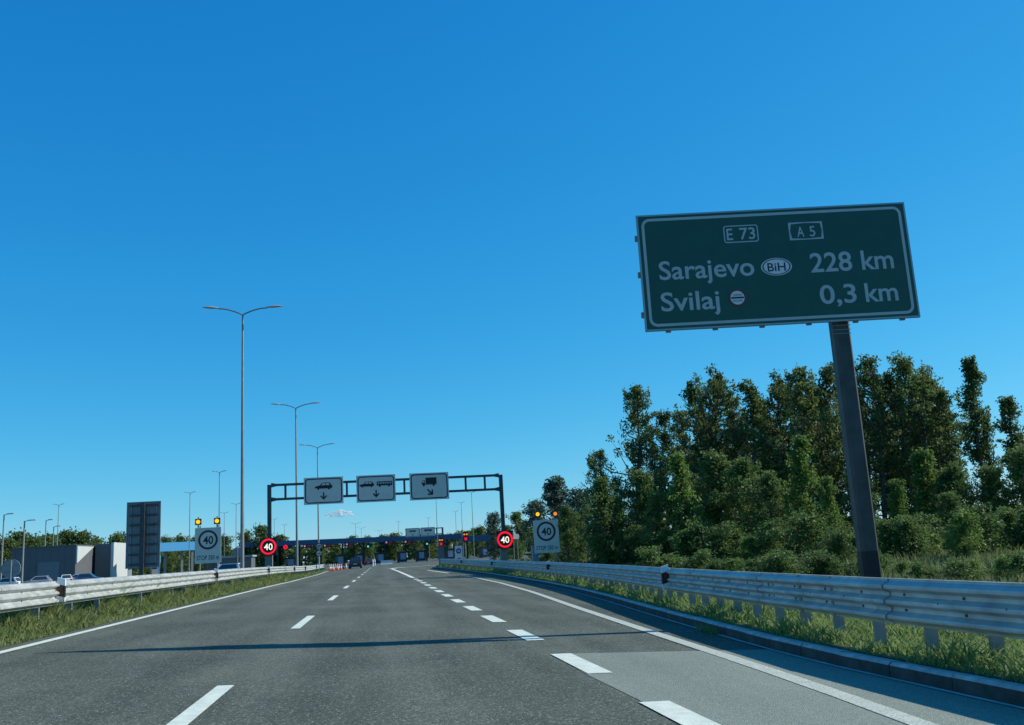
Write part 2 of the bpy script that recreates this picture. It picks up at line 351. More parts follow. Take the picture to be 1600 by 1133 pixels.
# painted markings, each its own piece under one marking object
def stripe(name, pts, w, m, parent=None, dz=0.009):
    V = []; n = len(pts)
    for i, (x, y) in enumerate(pts):
        j0, j1 = max(0, i-1), min(n-1, i+1); t = Vector((pts[j1][0]-pts[j0][0], pts[j1][1]-pts[j0][1])).normalized()
        nx, ny = t.y, -t.x
        for sgn in (-1, 1):
            X, Y = x+sgn*nx*w/2, y+sgn*ny*w/2; V.append((X, Y, gz(X, Y)+dz))
    F = [(2*i, 2*i+1, 2*i+3, 2*i+2) for i in range(n-1)]
    o = link(name, npmesh(name, np.array(V), np.array(F), m), parent)
    if not parent: struct(o)
    return o
stripe('left_edge_line', [(LX(y), y) for y in np.arange(-10, 150, 2.5)], 0.17, PAINT)
stripe('right_edge_line', [(edgex(y)+.08, y) for y in np.concatenate([np.arange(-8, 64, 1.6)])], 0.20, PAINT_W)
stripe('right_edge_line', [(edgex(y)+.08, y) for y in np.arange(71, 88, 2.0)], 0.20, PAINT)
lane = struct(empty('lane_line', (0, 0, 0)))
k = 0
for i in range(-1, 12):
    y0 = 6.35+12.0*i; 
    stripe('dash', [(-1.62-.0022*max(0, y0), y0), (-1.62-.0022*max(0, y0), y0+2), (-1.62-.0022*max(0, y0), y0+4.0)], 0.17, PAINT, lane)
exitl = struct(empty('exit_lane_line', (0, 0, 0)))
for i in range(-1, 13):
    y0 = 6.06+4.13*i; x = interp(y0, [6, 30, 50, 60], [2.27, 2.05, 1.93, 1.80])
    stripe('dash', [(x+.02, y0), (x, y0+1.05), (x-.02, y0+2.1)], 0.27, PAINT, exitl)
stripe('gore_line', [(1.80, 60.2), (1.62, 72), (1.35, 88), (1.05, 104), (.92, 112), (1.0, 116), (1.35, 119.5), (2.0, 121.5), (3.2, 123), (6, 125.5)], 0.27, PAINT)

stripe('gore_line', [(.98, 113.5), (1.05, 116), (1.5, 118.6), (2.4, 120.5), (4, 122.2), (7, 124.2)], 0.9, PAINT, dz=.013)
# kerb of concrete stones
CONC_SHADE = mat('shaded_concrete', (0.07, 0.066, 0.058), .9, noise=.4, nscale=5, bump=.4, bscale=60)  # kerb face darkened in its colour as if in shade; top stays pale
kerb = struct(empty('kerb', (0, 0, 0)))
mb = MB(); KW, KH, KL = 0.17, 0.16, 0.992
prof = [(-KW/2, -.12), (-KW/2, KH-.03), (-KW/2+.03, KH), (KW/2, KH-.004), (KW/2, -.12)]
mb.prism(prof, lambda a, y, b: (a, y, b), -KL/2, KL/2); mb.m = [1 if i in (3, 4) else 0 for i in range(len(mb.f))]; KM = mb.mesh('kerb_stone', [CONC_SHADE, CONC])
y = -8.0
while y < 98:
    x0 = kerbx(y); x1 = kerbx(y+1); L = math.hypot(x1-x0, 1.0); y1 = y+1/L; x1 = kerbx(y1)
    xm, ym = (x0+x1)/2, (y+y1)/2; zz = (gz(xm, y), gz(xm, y1))
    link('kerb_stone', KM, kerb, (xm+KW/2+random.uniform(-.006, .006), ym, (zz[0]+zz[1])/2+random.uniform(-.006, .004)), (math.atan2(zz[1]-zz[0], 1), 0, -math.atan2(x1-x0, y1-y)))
    y = y1
for (x0, y0), (x1, y1) in zip([(5.0, 98.6), (5.5, 99.35), (6.4, 99.6), (8, 101), (11, 103.5)], [(5.5, 99.35), (6.4, 99.6), (8, 101), (11, 103.5), (14, 106)]):
    mb = MB(); L = math.hypot(x1-x0, y1-y0); mb.prism(prof, lambda a, yy, b: (a, yy, b), -L/2, L/2)
    o = mb.build('kerb_stone', CONC, kerb); o.location = ((x0+x1)/2, (y0+y1)/2, gz(x0, y0)); o.rotation_euler = (0, 0, -math.atan2(x1-x0, y1-y0))

# ------------------------------------------------------------------ guardrails (three-wave beam)
RT, RH = 0.92, 0.475
def rail_profile(n=25):
    P = []
    for i in range(n):
        t = i/(n-1); d = min(.083, max(0.0, .0415+.052*math.cos(6*math.pi*(t-.5)))); P.append((d, t*RH))
    return P
def rail_mesh(L, side, pitch):
    mb = MB(); P = rail_profile(); Q = [(d-.005, z) for d, z in P][::-1]
    loop = [(d*side, z) for d, z in P+Q]
    mb.prism(loop, lambda a, y, b: (a, y, b), -.16, L+.16)
    mb.box((-.010*side, L/2, RH+.002), (.034, L+.3, .010))
    y = pitch/2
    while y < L:
        for z in (RH/3, RH*2/3): mb.box((.006*side, y, z), (.014, .028, .026), mi=1)
        for z in (RH/2+.02,): mb.box((.083*side, y+pitch*.31, z), (.006, .014, .014), mi=1)
        y += pitch
    me = mb.mesh('rail_panel', [GALV, BOLT], True, R(35)); return me
def resample(path, step):
    P = [Vector((x, y, 0)) for x, y in path]; out = [P[0].copy()]; acc = 0.0; i = 0; cur = P[0].copy(); need = step
    while i < len(P)-1:
        d = (P[i+1]-cur).length
        if d >= need: cur = cur+(P[i+1]-cur).normalized()*need; out.append(cur.copy()); need = step
        else: need -= d; i += 1; cur = P[i].copy()
    return out
def guardrail(pathf, y0, y1, side, spacing, label):
    """side = direction (x) in which the waves bulge (towards the road)"""
    root = tag(empty('guardrail', (pathf(y0), y0, gz(pathf(y0), y0))), label, 'guardrail')
    root.location = (0, 0, 0)
    L = 4.0; pts = resample([(pathf(y), y) for y in np.arange(y0, y1, 1.0)], L)
    me = rail_mesh(L, side, spacing)
    for a, b in zip(pts, pts[1:]):
        za, zb = gz(a.x, a.y)+RT-RH, gz(b.x, b.y)+RT-RH
        link('rail_panel', me, root, (a.x+side*0.0, a.y, za), (math.atan2(zb-za, L), R(random.uniform(-.25, .25)), -math.atan2(b.x-a.x, b.y-a.y)+side*.0016))
    mb = MB(); w = .12
    C = [(-w/2, 0), (-w/2, .055), (-w/2+.006, .055), (-w/2+.006, .006), (w/2-.006, .006), (w/2-.006, .055), (w/2, .055), (w/2, 0)]
    pm = MB(); pm.add([(a-0, b-.0275, z) for z in (-.35, RT-.01) for a, b in C], [tuple(range(8)), tuple(range(15, 7, -1))]+[(i, 8+i, 8+(i+1) % 8, (i+1) % 8) for i in range(8)])
    pmesh = pm.mesh('post', GALV_D)
    for p in resample([(pathf(y), y) for y in np.arange(y0, y1, 1.0)], spacing):
        link('post', pmesh, root, (p.x-side*.075, p.y, gz(p.x, p.y)), (0, 0, random.uniform(-.04, .04)))
    sp = MB(); sp.box((0, 0, 0), (.07, .10, .30)); spm = sp.mesh('spacer', GALV_D)
    return root
railRx = lambda y: kerbx(y)+0.60
railLx = lambda y: interp(y, [-15, 50, 90, 120, 150], [-6.7, -6.7, -7.25, -7.85, -8.4])
guardrail(railRx, -6, 97, -1, 1.02, 'galvanised three-wave guardrail on closely set posts above the concrete kerb')
guardrail(railLx, -6, 138, 1, 2.0, 'sunlit galvanised three-wave guardrail along the grass median')

# delineators clipped to the rails
def delineator_meshes():
    def plate(o2, y0, y1, m): b = MB(); b.plate(o2, y0, y1); return b.mesh('x', m)
    w = .062
    body = MB(); body.plate([(-w, 0), (w, 0.0), (w, .50), (-w, .455)], -.03, .03); bm_ = body.mesh('body', DEL_W)
    band = plate([(-w-.002, .09), (w+.002, .135), (w+.002, .365), (-w-.002, .32)], -.0325, .0325, DEL_B)
    refl = plate([(-.028, .145), (.028, .165), (.028, .32), (-.028, .30)], -.037, -.031, DEL_R)
    br = MB(); br.box((0, .0, -.0), (.035, .012, .24)); brm = br.mesh('bracket', GALV_D)
    return bm_, band, refl, brm
DM = delineator_meshes()
def delineator(pathf, px, side, label, group, ymin=3, ymax=150):
    best = min(np.arange(ymin, ymax, .1), key=lambda y: abs(proj(Vector((pathf(y), y, gz(pathf(y), y)+.7)))[0]-px))
    y = float(best); x = pathf(y)
    r = tag(empty('delineator', (x-side*.0+side*.10, y, gz(x, y)+RT-.42)), label, 'delineator', group)
    b = link('body', DM[0], r); link('band', DM[1], b); link('reflector', DM[2], b); link('bracket', DM[3], r, (-side*.0, .035, .1), (0, 0, 0))
    b.scale = (1.25 if side < 0 else -1.25, 1, 1)
    return r
def proj(P):
    d = P-Vector((0, 0, CAMH)); w = d.dot(Fv); return 800+FPX*d.dot(Rv)/w, 566.5-FPX*d.dot(Uv)/w
for px, lab in ((1047, 'white delineator with slanted dark red band on the rail below the green sign'), (860, 'white delineator on the right-hand rail in front of the forest-side 40 board'),
                (771, 'small delineator on the right-hand rail below the gantry post with the red 40 display'), (723, 'farthest small delineator on the kerbside guardrail')):
    delineator(railRx, px, -1, lab, 'delineators on the guardrails')
for px, lab in ((88, 'white delineator on the median rail beside the parked cars'), (334, 'delineator on the median rail just below the 40 board with two beacons'),
                (417, 'delineator on the median rail below the red 40 display'), (458, 'delineator on the median rail beside the second double-arm street lamp'),
                (475.5, 'delineator on the median rail between the second lamp and the two round signs'), (493, 'delineator on the median rail at the two round signs'),
                (505, 'last delineator on the median rail before the traffic cones')):
    delineator(railLx, px, 1, lab, 'delineators on the guardrails')

# ------------------------------------------------------------------ big green sign
SA = R(-7.5); SB = Vector((8.3, 15.45, 0)); SB.z = verz(8.3, 15.45)-.05
su = Vector((math.cos(SA), math.sin(SA), 0)); sn = Vector((math.sin(SA), -math.cos(SA), 0))
def onsign(px, py):
    d = ray(px, py); o = Vector((0, 0, CAMH)); t = ((SB+sn*.14)-o).dot(sn)/d.dot(sn); P = o+d*t; q = P-SB
    return q.dot(su), q.z
sign = tag(empty('direction_sign', SB, SA), 'large green direction sign reading Sarajevo 228 km on a single grey post', 'road sign')
TL, TR, BR_, BL = onsign(994.5, 336.5), onsign(1415.5, 315.5), onsign(1436, 496), onsign(1008, 517)
x0, x1 = (TL[0]+BL[0])/2, (TR[0]+BR_[0])/2; z0, z1 = (BL[1]+BR_[1])/2, (TL[1]+TR[1])/2
mb = MB(); mb.box(((x0+x1)/2, -.10, (z0+z1)/2), (x1-x0-.03, .05, z1-z0-.03)); mb.build('panel', GREEN, sign)
mb = MB()
for a, b, c, d in ((x0, x1, z1-.03, z1), (x0, x1, z0, z0+.03), (x0, x0+.03, z0+.03, z1-.03), (x1-.03, x1, z0+.03, z1-.03)):
    mb.box(((a+b)/2, -.10, (c+d)/2), (b-a, .062, d-c))
mb.build('panel_frame', ALU, sign)
# white border line with rounded corners
def rrect(x0, x1, z0, z1, r, n=8):
    P = []
    for cx, cz, a0 in ((x1-r, z1-r, 0), (x0+r, z1-r, 90), (x0+r, z0+r, 180), (x1-r, z0+r, 270)):
        P += [(cx+r*math.cos(R(a0+90*k/n)), cz+r*math.sin(R(a0+90*k/n))) for k in range(n+1)]
    return P
def frame_line(x0, x1, z0, z1, r, w, y0, y1, m, parent, name='border'):
    A = rrect(x0, x1, z0, z1, r); B = rrect(x0+w, x1-w, z0+w, z1-w, max(.005, r-w)); n = len(A); mb = MB()
    vs = [(a, y0, b) for a, b in A]+[(a, y0, b) for a, b in B]+[(a, y1, b) for a, b in A]+[(a, y1, b) for a, b in B]
    fs = []
    for i in range(n):
        j = (i+1) % n; fs += [(i, j, n+j, n+i), (i, 2*n+i, 2*n+j, j), (n+i, n+j, 3*n+j, 3*n+i)]
    mb.add(vs, fs); return mb.build(name, m, parent)
YF = -.1285
frame_line(x0+.085, x1-.085, z0+.075, z1-.075, .15, .05, YF, YF+.006, WHITE_S, sign)
def box_px(pts):
    q = [onsign(*p) for p in pts]; return min(a for a, b in q), max(a for a, b in q), min(b for a, b in q), max(b for a, b in q)
def sign_text(txt, pl, pr, hpx, m=WHITE_S, bold=.012, y=YF):
    (a, za), (b, zb) = onsign(*pl), onsign(*pr); z = (za+zb)/2; s = (b-a)/math.hypot(pr[0]-pl[0], pr[1]-pl[1])
    return lettering(txt, m, sign, a, b, z, z+hpx*s, y, bold=bold)
sign_text('Sarajevo', (1031, 435.5), (1180, 431), 31, bold=.013)
sign_text('228', (1268, 425), (1333, 421.8), 32, bold=.014); sign_text('km', (1348, 420.5), (1398, 418.5), 32, bold=.014)
sign_text('Svilaj', (1034, 485.5), (1126, 482), 31, bold=.013)
sign_text('0,3', (1283, 474.5), (1340, 471.6), 31, bold=.014); sign_text('km', (1354, 471), (1405, 468.5), 31, bold=.014)
sign_text('E', (1136.5, 375), (1146, 374.4), 19.5, bold=.01); sign_text('73', (1157, 373.8), (1181, 372.5), 19.5, bold=.01)
sign_text('A', (1246.5, 370), (1257.5, 369.4), 17.5, bold=.006); sign_text('5', (1266, 369), (1275, 368.5), 17.5, bold=.006)
a, b = onsign(1131, 366), onsign(1185, 363); c, d = onsign(1158, 378.5), onsign(1158, 351.5)
frame_line(a[0], b[0], c[1], d[1], .05, .02, YF, YF+.006, WHITE_S, sign, 'route_box')
# motorway shield: bowed hexagonal outline
a, b = onsign(1233, 361), onsign(1286, 359); c, d = onsign(1260, 374), onsign(1260, 346.5); mx_ = (a[0]+b[0])/2
o_ = [(a[0], d[1]), (mx_-.02, d[1]-.028), (mx_+.02, d[1]-.028), (b[0], d[1]), (b[0]-.02, (c[1]+d[1])/2), (b[0], c[1]), (mx_, c[1]+.028), (a[0], c[1]), (a[0]+.02, (c[1]+d[1])/2)]
o_ = [(a[0], d[1]), (mx_, d[1]), (b[0], d[1]), (b[0], c[1]), (mx_, c[1]), (a[0], c[1])]
i_ = [(a[0]+.045, d[1]-.032), (mx_, d[1]-.018), (b[0]-.045, d[1]-.032), (b[0]-.02, (c[1]+d[1])/2), (b[0]-.045, c[1]+.032), (mx_, c[1]+.018), (a[0]+.045, c[1]+.032), (a[0]+.02, (c[1]+d[1])/2)]
o_ = [(a[0], d[1]), (mx_, d[1]), (b[0], d[1]), (b[0], (c[1]+d[1])/2), (b[0], c[1]), (mx_, c[1]), (a[0], c[1]), (a[0], (c[1]+d[1])/2)]
mb = MB(); n8 = 8
mb.add([(p, YF, q) for p, q in o_]+[(p, YF, q) for p, q in i_]+[(p, YF+.006, q) for p, q in o_], [(i, (i+1) % 8, 8+(i+1) % 8, 8+i) for i in range(8)]+[(i, 16+i, 16+(i+1) % 8, (i+1) % 8) for i in range(8)])
mb.build('route_box', WHITE_S, sign)
WHITE_O = mat('white_symbol', (.72, .68, .66), .5)
# BiH oval
cx, cz = onsign(1213.5, 416.5); ob_ = empty('x', (0, 0, 0)); bpy.data.objects.remove(ob_)
mb = MB(); mb.disc(cx, cz, .165, YF-.002, YF+.004, 40, sx=1.70); ov = mb.build('country_oval', WHITE_O, sign)
mb = MB(); mb.ring(cx, cz, .138, .152, YF-.004, YF, 44, sx=1.70); mb.build('oval_line', NAVY, ov)
lettering('BiH', NAVY, ov, cx-.165, cx+.165, cz-.082, cz+.082, YF-.004, bold=.012)
# customs roundel
cx, cz = onsign(1152.5, 465)
mb = MB(); mb.disc(cx, cz, .155, YF-.002, YF+.004, 40); cr = mb.build('customs_roundel', WHITE_O, sign)
mb = MB(); mb.ring(cx, cz, .128, .16, YF-.005, YF, 44); mb.build('roundel_rim', mat('roundel_red', (.20, .02, .035), .5), cr)
mb = MB(); mb.box((cx, YF-.003, cz), (.235, .004, .030)); mb.build('roundel_bar', NAVY, cr)
lettering('CARINA', NAVY, cr, cx-.085, cx+.085, cz+.03, cz+.075, YF-.004, bold=0)
lettering('DOUANE', NAVY, cr, cx-.085, cx+.085, cz-.075, cz-.03, YF-.004, bold=0)
# rear frame: horizontal rails that show at the left edge, uprights that show below
for z in (z0+.32, (z0+z1)/2-.02, z1-.42):
    mb = MB(); mb.box(((x0+x1)/2-.02, -.045, z), (x1-x0+.04, .06, .10)); mb.build('cross_rail', GALV_D, sign)
for k in range(6):
    xx = x0+.42+k*(x1-x0-.72)/5
    if abs(xx) < .2: continue
    mb = MB(); mb.box((xx, -.05, (z0+z1)/2-.02), (.09, .05, z1-z0-.04+.05)); mb.build('upright', GALV_D, sign)
def octpost(h, w, d):
    return [(-w/2, -d/2), (-w/2+.05, -d/2-.0), (w/2-.05, -d/2), (w/2, -d/2+.05), (w/2, d/2), (-w/2, d/2)]
mb = MB(); hw = .15
sec = [(-hw, .10), (-hw, -.10), (-hw+.05, -.14), (hw-.03, -.14), (hw, -.11), (hw, .10)]
def zprism(mb, sec, za, zb, mi=0, dx=0, dy=0): mb.prism([(a, b) for a, b in sec], lambda a, y, b: (a+dx, b+dy, y), za, zb, mi)
zprism(mb, sec, 1.02, z1-.25, 0, 0, .13); mb.build('post', POSTM, sign)
mb = MB(); zprism(mb, [(a*1.015, b*1.015) for a, b in sec], -.3, 1.04, 0, 0, .13); mb.build('post_base', POSTB, sign)
mb = MB()
for zz in (z0-.05, z0-.13, z0-.2): mb.box((0, -.012, zz), (.312, .006, .012))
mb.build('post_joint', GALV_D, sign)

# ------------------------------------------------------------------ street lamps
def lamp_double(h, arm, r0=.12, r1=.055, head=.75):
    r = empty('street_lamp', (0, 0, 0))
    mb = MB(); mb.tube([(0, 0, -.2), (0, 0, h*.5), (0, 0, h-.28)], [r0, (r0+r1)/2, r1], 12); mb.build('pole', GALV_D, r, True)
    mb = MB(); mb.tube([(0, 0, 0), (0, 0, .9)], [r0*1.25, r0*1.2], 12); mb.build('pole_foot', GALV_D, r, True)
    for s in (-1, 1):
        mb = MB(); P = [(s*arm*t*.62, 0, h-.3+.42*math.sin(t*math.pi/2)**.9*min(1, arm/1.5)) for t in (0, .15, .35, .6, .8, 1)]
        mb.tube(P, [.045]*6, 8); mb.build('arm', GALV_D, r, True)
        e = P[-1]; mb = MB()
        ln = head; secs = [(0, .05, .05), (.12, .10, .07), (.4, .16, .10), (.75, .15, .085), (1, .04, .02)]
        vs = []; fs = []
        for t, wy, wz in secs:
            for k in range(10):
                a = 2*math.pi*k/10; vs.append((e[0]+s*t*ln*1.25-s*.03, wy*math.cos(a), e[2]+.03+t*.06*1.0+wz*math.sin(a)*(1 if math.sin(a) > 0 else .55)))
        for i in range(4):
            for k in range(10): fs.append((i*10+k, i*10+(k+1) % 10, (i+1)*10+(k+1) % 10, (i+1)*10+k))
        fs += [tuple(range(10)), tuple(range(40, 50))]
        mb.add(vs, fs); L = mb.build('luminaire', ALUH, r, True)
    return r
ALUH = mat('lamp_head_grey', (0.45, 0.47, 0.48), .4, metal=.3)
L1 = lamp_double(16.2, 2.35)
LG = 'double-arm street lamps along the median'
def place(o, px, Y, rz=0):
    p = atY(px, 873, Y); x = p.x; 
    # pixel column refers to the pole; use ground contact
    o.location = (x, Y, gz(x, Y)); o.rotation_euler = (0, 0, rz); return o
specs = [(378.4, 56.5, 'tallest-looking double-arm street lamp behind the median rail, first in its row'),
         (464.2, 91.5, 'second double-arm street lamp in the median row, beside the left gantry post'),
         (498.2, 124.5, 'third double-arm street lamp in the median row, at the two round signs'),
         (556.6, 400, 'double-arm street lamp beyond the toll canopy, first of the far row'), (565.5, 462, 'double-arm street lamp beyond the toll canopy, second of the far row'),
         (593.3, 520, 'double-arm street lamp beyond the toll canopy, third of the far row')]
for i, (px, Y, lab) in enumerate(specs):
    o = L1 if i == 0 else copy_tree(L1); tag(o, lab, 'street lamp', LG); place(o, px, Y)
L2 = lamp_double(16.0, .85, .10, .05, .45)
pl = [(343, 735, 'slim double-head plaza lamp behind the left 40 board'), (297, 768, 'slim double-head plaza lamp between the tall sign back and the left 40 board'),
      (369, 786, 'slim plaza lamp right behind the first median street lamp'), (350.5, 800, 'shorter-looking plaza lamp just beyond the left 40 board'),
      (92, 787, 'slim double-head lamp rising behind the grey warehouse'), (428.5, 810, 'slim plaza lamp behind the left gantry post'), (444.5, 819, 'slim plaza lamp between the gantry post and the second street lamp'),
      (681, 772, 'slim plaza lamp whose top hides behind the truck lane sign'), (736.5, 768, 'slim plaza lamp below the right end of the gantry beam'),
      (720.5, 784, 'slim plaza lamp behind the pole with the red cross signal'), (711.5, 798, 'slim plaza lamp left of the red cross signal'),
      (669, 808, 'slim plaza lamp behind the far truck lane signs'), (622.5, 814, 'slim plaza lamp left of the far truck lane signs')]
for i, (px, py, lab) in enumerate(pl):
    hor = 872.56-(px-599.5)*.0559; Y = 14.75*FPX/(hor-py)*.985
    o = L2 if i == 0 else copy_tree(L2); tag(o, lab, 'lamp', 'slim lamps around the toll plaza')
    p = atY(px, py, Y); o.location = (p.x, Y, gz(p.x, Y)); o.scale = (1, 1, (p.z-gz(p.x, Y))/16.1)
# single-arm lamps by the warehouse
def lamp_single(h):
    r = empty('parking_lamp', (0, 0, 0)); mb = MB(); mb.tube([(0, 0, -.2), (0, 0, h)], [.12, .07], 10); mb.build('pole', GALV_D, r, True)
    mb = MB(); mb.tube([(0, 0, h-.1), (.3, 0, h+.02), (.7, 0, h+.05)], .05, 8); mb.build('arm', GALV_D, r, True)
    mb = MB(); mb.box((.75, 0, h+.07), (.75, .26, .14)); mb.build('luminaire', ALUH, r); return r
L3 = lamp_single(10.0)
for i, (px, py, Y, lab) in enumerate([(6.5, 804, 150, 'single-arm parking lamp above the white car by the round sign back'), (38.5, 814, 128, 'single-arm parking lamp in front of the grey warehouse'),
                                     (72, 813, 210, 'single-arm lamp standing behind the warehouse roof'), (84, 823, 205, 'shortest single-arm lamp at the warehouse')]):
    o = L3 if i == 0 else copy_tree(L3); tag(o, lab, 'lamp', 'single-arm parking lamps'); p = atY(px, py, Y); o.location = (p.x, Y, gz(p.x, Y)); o.scale = (1.2, 1.2, (p.z-gz(p.x, Y))/10)

# ------------------------------------------------------------------ overhead gantry
GY = 70.0
def gp(px, py, Y=GY): p = atY(px, py, Y); return p.x, p.z
gl, gr_ = gp(421, 800)[0], gp(785, 800)[0]
gant = tag(empty('overhead_gantry', ((gl+gr_)/2, GY, 0)), 'dark steel overhead gantry spanning the carriageway', 'gantry')
cx0 = (gl+gr_)/2
ztL = gp(421, 757)[1]; ztR = gp(785, 742.5)[1]; zt = (ztL+ztR)/2; zb = (gp(440, 779)[1]+gp(760, 766)[1])/2; ztb = (gp(440, 756.5)[1]+gp(760, 744.5)[1])/2
for x in (gl, gr_):
    mb = MB(); z_ = gz(x, GY); mb.box((x-cx0, 0, (zt+z_-.3)/2), (.27, .30, zt-z_+.3)); mb.build('column', STEEL_D, gant)
    mb = MB(); mb.box((x-cx0-.05, .02, z_+1.0), (.52, .40, 2.0)); mb.build('column_casing', mat('casing_grey', (.20, .20, .19), .7, noise=.15), gant)
for z in (ztb, zb):
    mb = MB(); mb.box((0, 0, z), (gr_-gl-.27, .17, .17)); mb.build('beam', STEEL_D, gant)
    for s in (-1, 1):
        mb = MB(); e = s*((gr_-gl)/2-.135)
        mb.plate([(e, z+.16), (e-s*.42, z+.075), (e-s*.42, z-.075), (e, z-.16)], -.10, .10); mb.build('gusset', STEEL_D, gant)
for px in (446, 542, 632, 728, 758, 500, 590, 680):
    x = gp(px, 765)[0]; mb = MB(); mb.box((x-cx0, 0, (ztb+zb)/2), (.15, .14, ztb-zb-.16)); mb.build('strut', STEEL_D, gant)
# pictograms
def car_shape(w):
    P = [(0, .30), (.01, .52), (.22, .62), (.29, .65), (.42, .97), (.48, 1.0), (.78, 1.0), (.86, .96), (.97, .66), (1, .56), (1, .30), (.97, .24), (.90, .24)]
    P += [(.90-.085+.085*math.cos(R(a)), .22+.13*math.sin(R(a))) for a in (20, 60, 90, 120, 160)]
    P += [(.70, .22), (.30, .22)]+[(.285-.085+.085*math.cos(R(a)), .22+.13*math.sin(R(a))) for a in (20, 60, 90, 120, 160)]+[(.10, .26), (.02, .26)]
    return [(a*w, (b-.12)*w*.44) for a, b in P]
def picto_car(parent, x, z, w, y):
    mb = MB(); mb.plate([(x+a, z+b) for a, b in car_shape(w)], y, y+.008)
    for c in (.2, .815): mb.disc(x+c*w, z+.10*w*.44, .068*w, y-.001, y+.008, 16)
    o = mb.build('car_symbol', BLACK, parent)
    mb = MB()
    for q in ([(.36, .66), (.46, .92), (.60, .92), (.60, .66)], [(.64, .66), (.64, .92), (.78, .92), (.87, .66)]): mb.plate([(x+a*w, z+(b-.12)*w*.44) for a, b in q], y-.003, y)
    mb.build('window_symbol', WHITE_B, o)
def picto_bus(parent, x, z, w, y):
    h = w*.33; mb = MB(); mb.plate([(x, z+.08*w), (x, z+h), (x+.02*w, z+h+.02*w), (x+w, z+h+.02*w), (x+w, z+.08*w)], y, y+.008)
    for c in (.2, .78): mb.disc(x+c*w, z+.055*w, .06*w, y, y+.008, 16)
    o = mb.build('bus_symbol', BLACK, parent); mb = MB()
    for k in range(6): mb.box((x+(.11+.155*k)*w, y-.0015, z+h*.74), (.11*w, .003, h*.34))
    mb.build('window_symbol', mat('symbol_grey', (.35, .37, .39), .6), o)
def picto_truck(parent, x, z, w, y):
    mb = MB(); mb.box((x+.63*w, y+.004, z+.37*w), (.74*w, .008, .42*w)); mb.box((x+.55*w, y+.005, z+.13*w), (.86*w, .006, .05*w))
    mb.plate([(x, z+.12*w), (x, z+.26*w), (x+.05*w, z+.40*w), (x+.22*w, z+.40*w), (x+.22*w, z+.12*w)], y, y+.008)
    for c in (.13, .80): mb.disc(x+c*w, z+.075*w, .075*w, y, y+.008, 16)
    o = mb.build('truck_symbol', BLACK, parent); mb = MB(); mb.plate([(x+.04*w, z+.25*w), (x+.075*w, z+.36*w), (x+.17*w, z+.36*w), (x+.17*w, z+.25*w)], y-.003, y); mb.build('window_symbol', WHITE_B, o)
def picto_arrow(parent, x, z, s, y, rot=0):
    P = [(-.09, 1), (.09, 1), (.09, .36), (.36, .62), (.45, .46), (.0, 0), (-.45, .46), (-.36, .62), (-.09, .36)]
    P = [(a, b-.5) for a, b in P]; c, d = math.cos(rot), math.sin(rot)
    mb = MB(); mb.plate([(x+s*(a*c-b*d), z+s*(a*d+b*c)) for a, b in P], y, y+.008); mb.build('arrow_symbol', BLACK, parent)
def lane_sign(pxc, Y, kind, label, bounds=None, rim=NAVY):
    """bounds: left,right,top-left y, bottom-left y in pixels"""
    L, Rr, T, B = bounds; xl, xr = gp(L, (T+B)/2, Y)[0], gp(Rr, (T+B)/2, Y)[0]; xm = (L+Rr)/2
    za, zb_ = gp(xm, B, Y)[1], gp(xm, T, Y)[1]; w, h = xr-xl, zb_-za
    r = tag(empty('lane_sign', ((xl+xr)/2, Y-.135, za)), label, 'road sign', 'white lane signs on the gantries')
    mb = MB(); mb.box((0, 0, h/2), (w, .06, h)); mb.build('panel', WHITE_B, r)
    frame_line(-w/2+.03*w, w/2-.03*w, .04*h, h-.04*h, .09*w, .028*w, -.036, -.029, rim, r)
    mb = MB()
    for x in (-w*.28, w*.28): mb.box((x, .055, h/2), (.08, .05, h*.92))
    mb.build('hanger', STEEL_D, r)
    y = -.038
    if kind == 'car': picto_car(r, -.22*w, .55*h, .44*w, y); picto_arrow(r, 0, .30*h, .28*h, y)
    if kind == 'carbus': picto_car(r, -.42*w, .56*h, .37*w, y); picto_bus(r, .02*w, .55*h, .40*w, y); picto_arrow(r, 0, .30*h, .28*h, y)
    if kind == 'truck': picto_truck(r, -.19*w, .50*h, .38*w, y); picto_arrow(r, .02*w, .28*h, .30*h, y, R(45))
    if kind == 'bus': picto_bus(r, -.22*w, .50*h, .45*w, y); picto_arrow(r, 0, .25*h, .24*h, y)
    if kind == 'bus2': picto_bus(r, -.26*w, .50*h, .55*w, y); picto_arrow(r, 0, .25*h, .24*h, y, R(45))
    return r
lane_sign(0, GY, 'car', 'white overhead sign with one black car above a down arrow', (475, 536.5, 746, 788))
lane_sign(0, GY, 'carbus', 'white overhead sign with car and bus symbols above a down arrow', (557, 618, 742.5, 784.5))
lane_sign(0, GY, 'truck', 'white overhead sign with a black truck above a slanting arrow', (640, 701, 739, 781))
# LED speed displays on the gantry columns
def led40(px0, px1, py0, py1, Y, label):
    xm = (px0+px1)/2; xa, xb = gp(px0, (py0+py1)/2, Y)[0], gp(px1, (py0+py1)/2, Y)[0]; za, zb_ = gp(xm, py1, Y)[1], gp(xm, py0, Y)[1]
    w, h = xb-xa, zb_-za
    r = tag(empty('speed_display', ((xa+xb)/2, Y-.28, za)), label, 'traffic display', 'lit 40 displays on the gantry columns')
    mb = MB(); mb.box((0, 0, h/2), (w, .22, h)); mb.build('housing', BOXB, r)
    mb = MB(); mb.box((0, .12, h/2), (.2, .06, h*.6)); mb.build('bracket', STEEL_D, r)
    mb = MB(); mb.ring(0, h/2, .365*w, .475*w, -.125, -.11, 40); mb.build('red_ring', L_RED, r)
    lettering('40', L_WHT, r, -.25*w, .25*w, h*.5-.185*h, h*.5+.185*h, -.118, bold=.012)
led40(407, 433.5, 840.5, 868, GY, 'lit red-ringed 40 display on the gantry column beside the median rail')
led40(775, 801, 829.5, 857, GY, 'lit red-ringed 40 display on the gantry column near the forest')

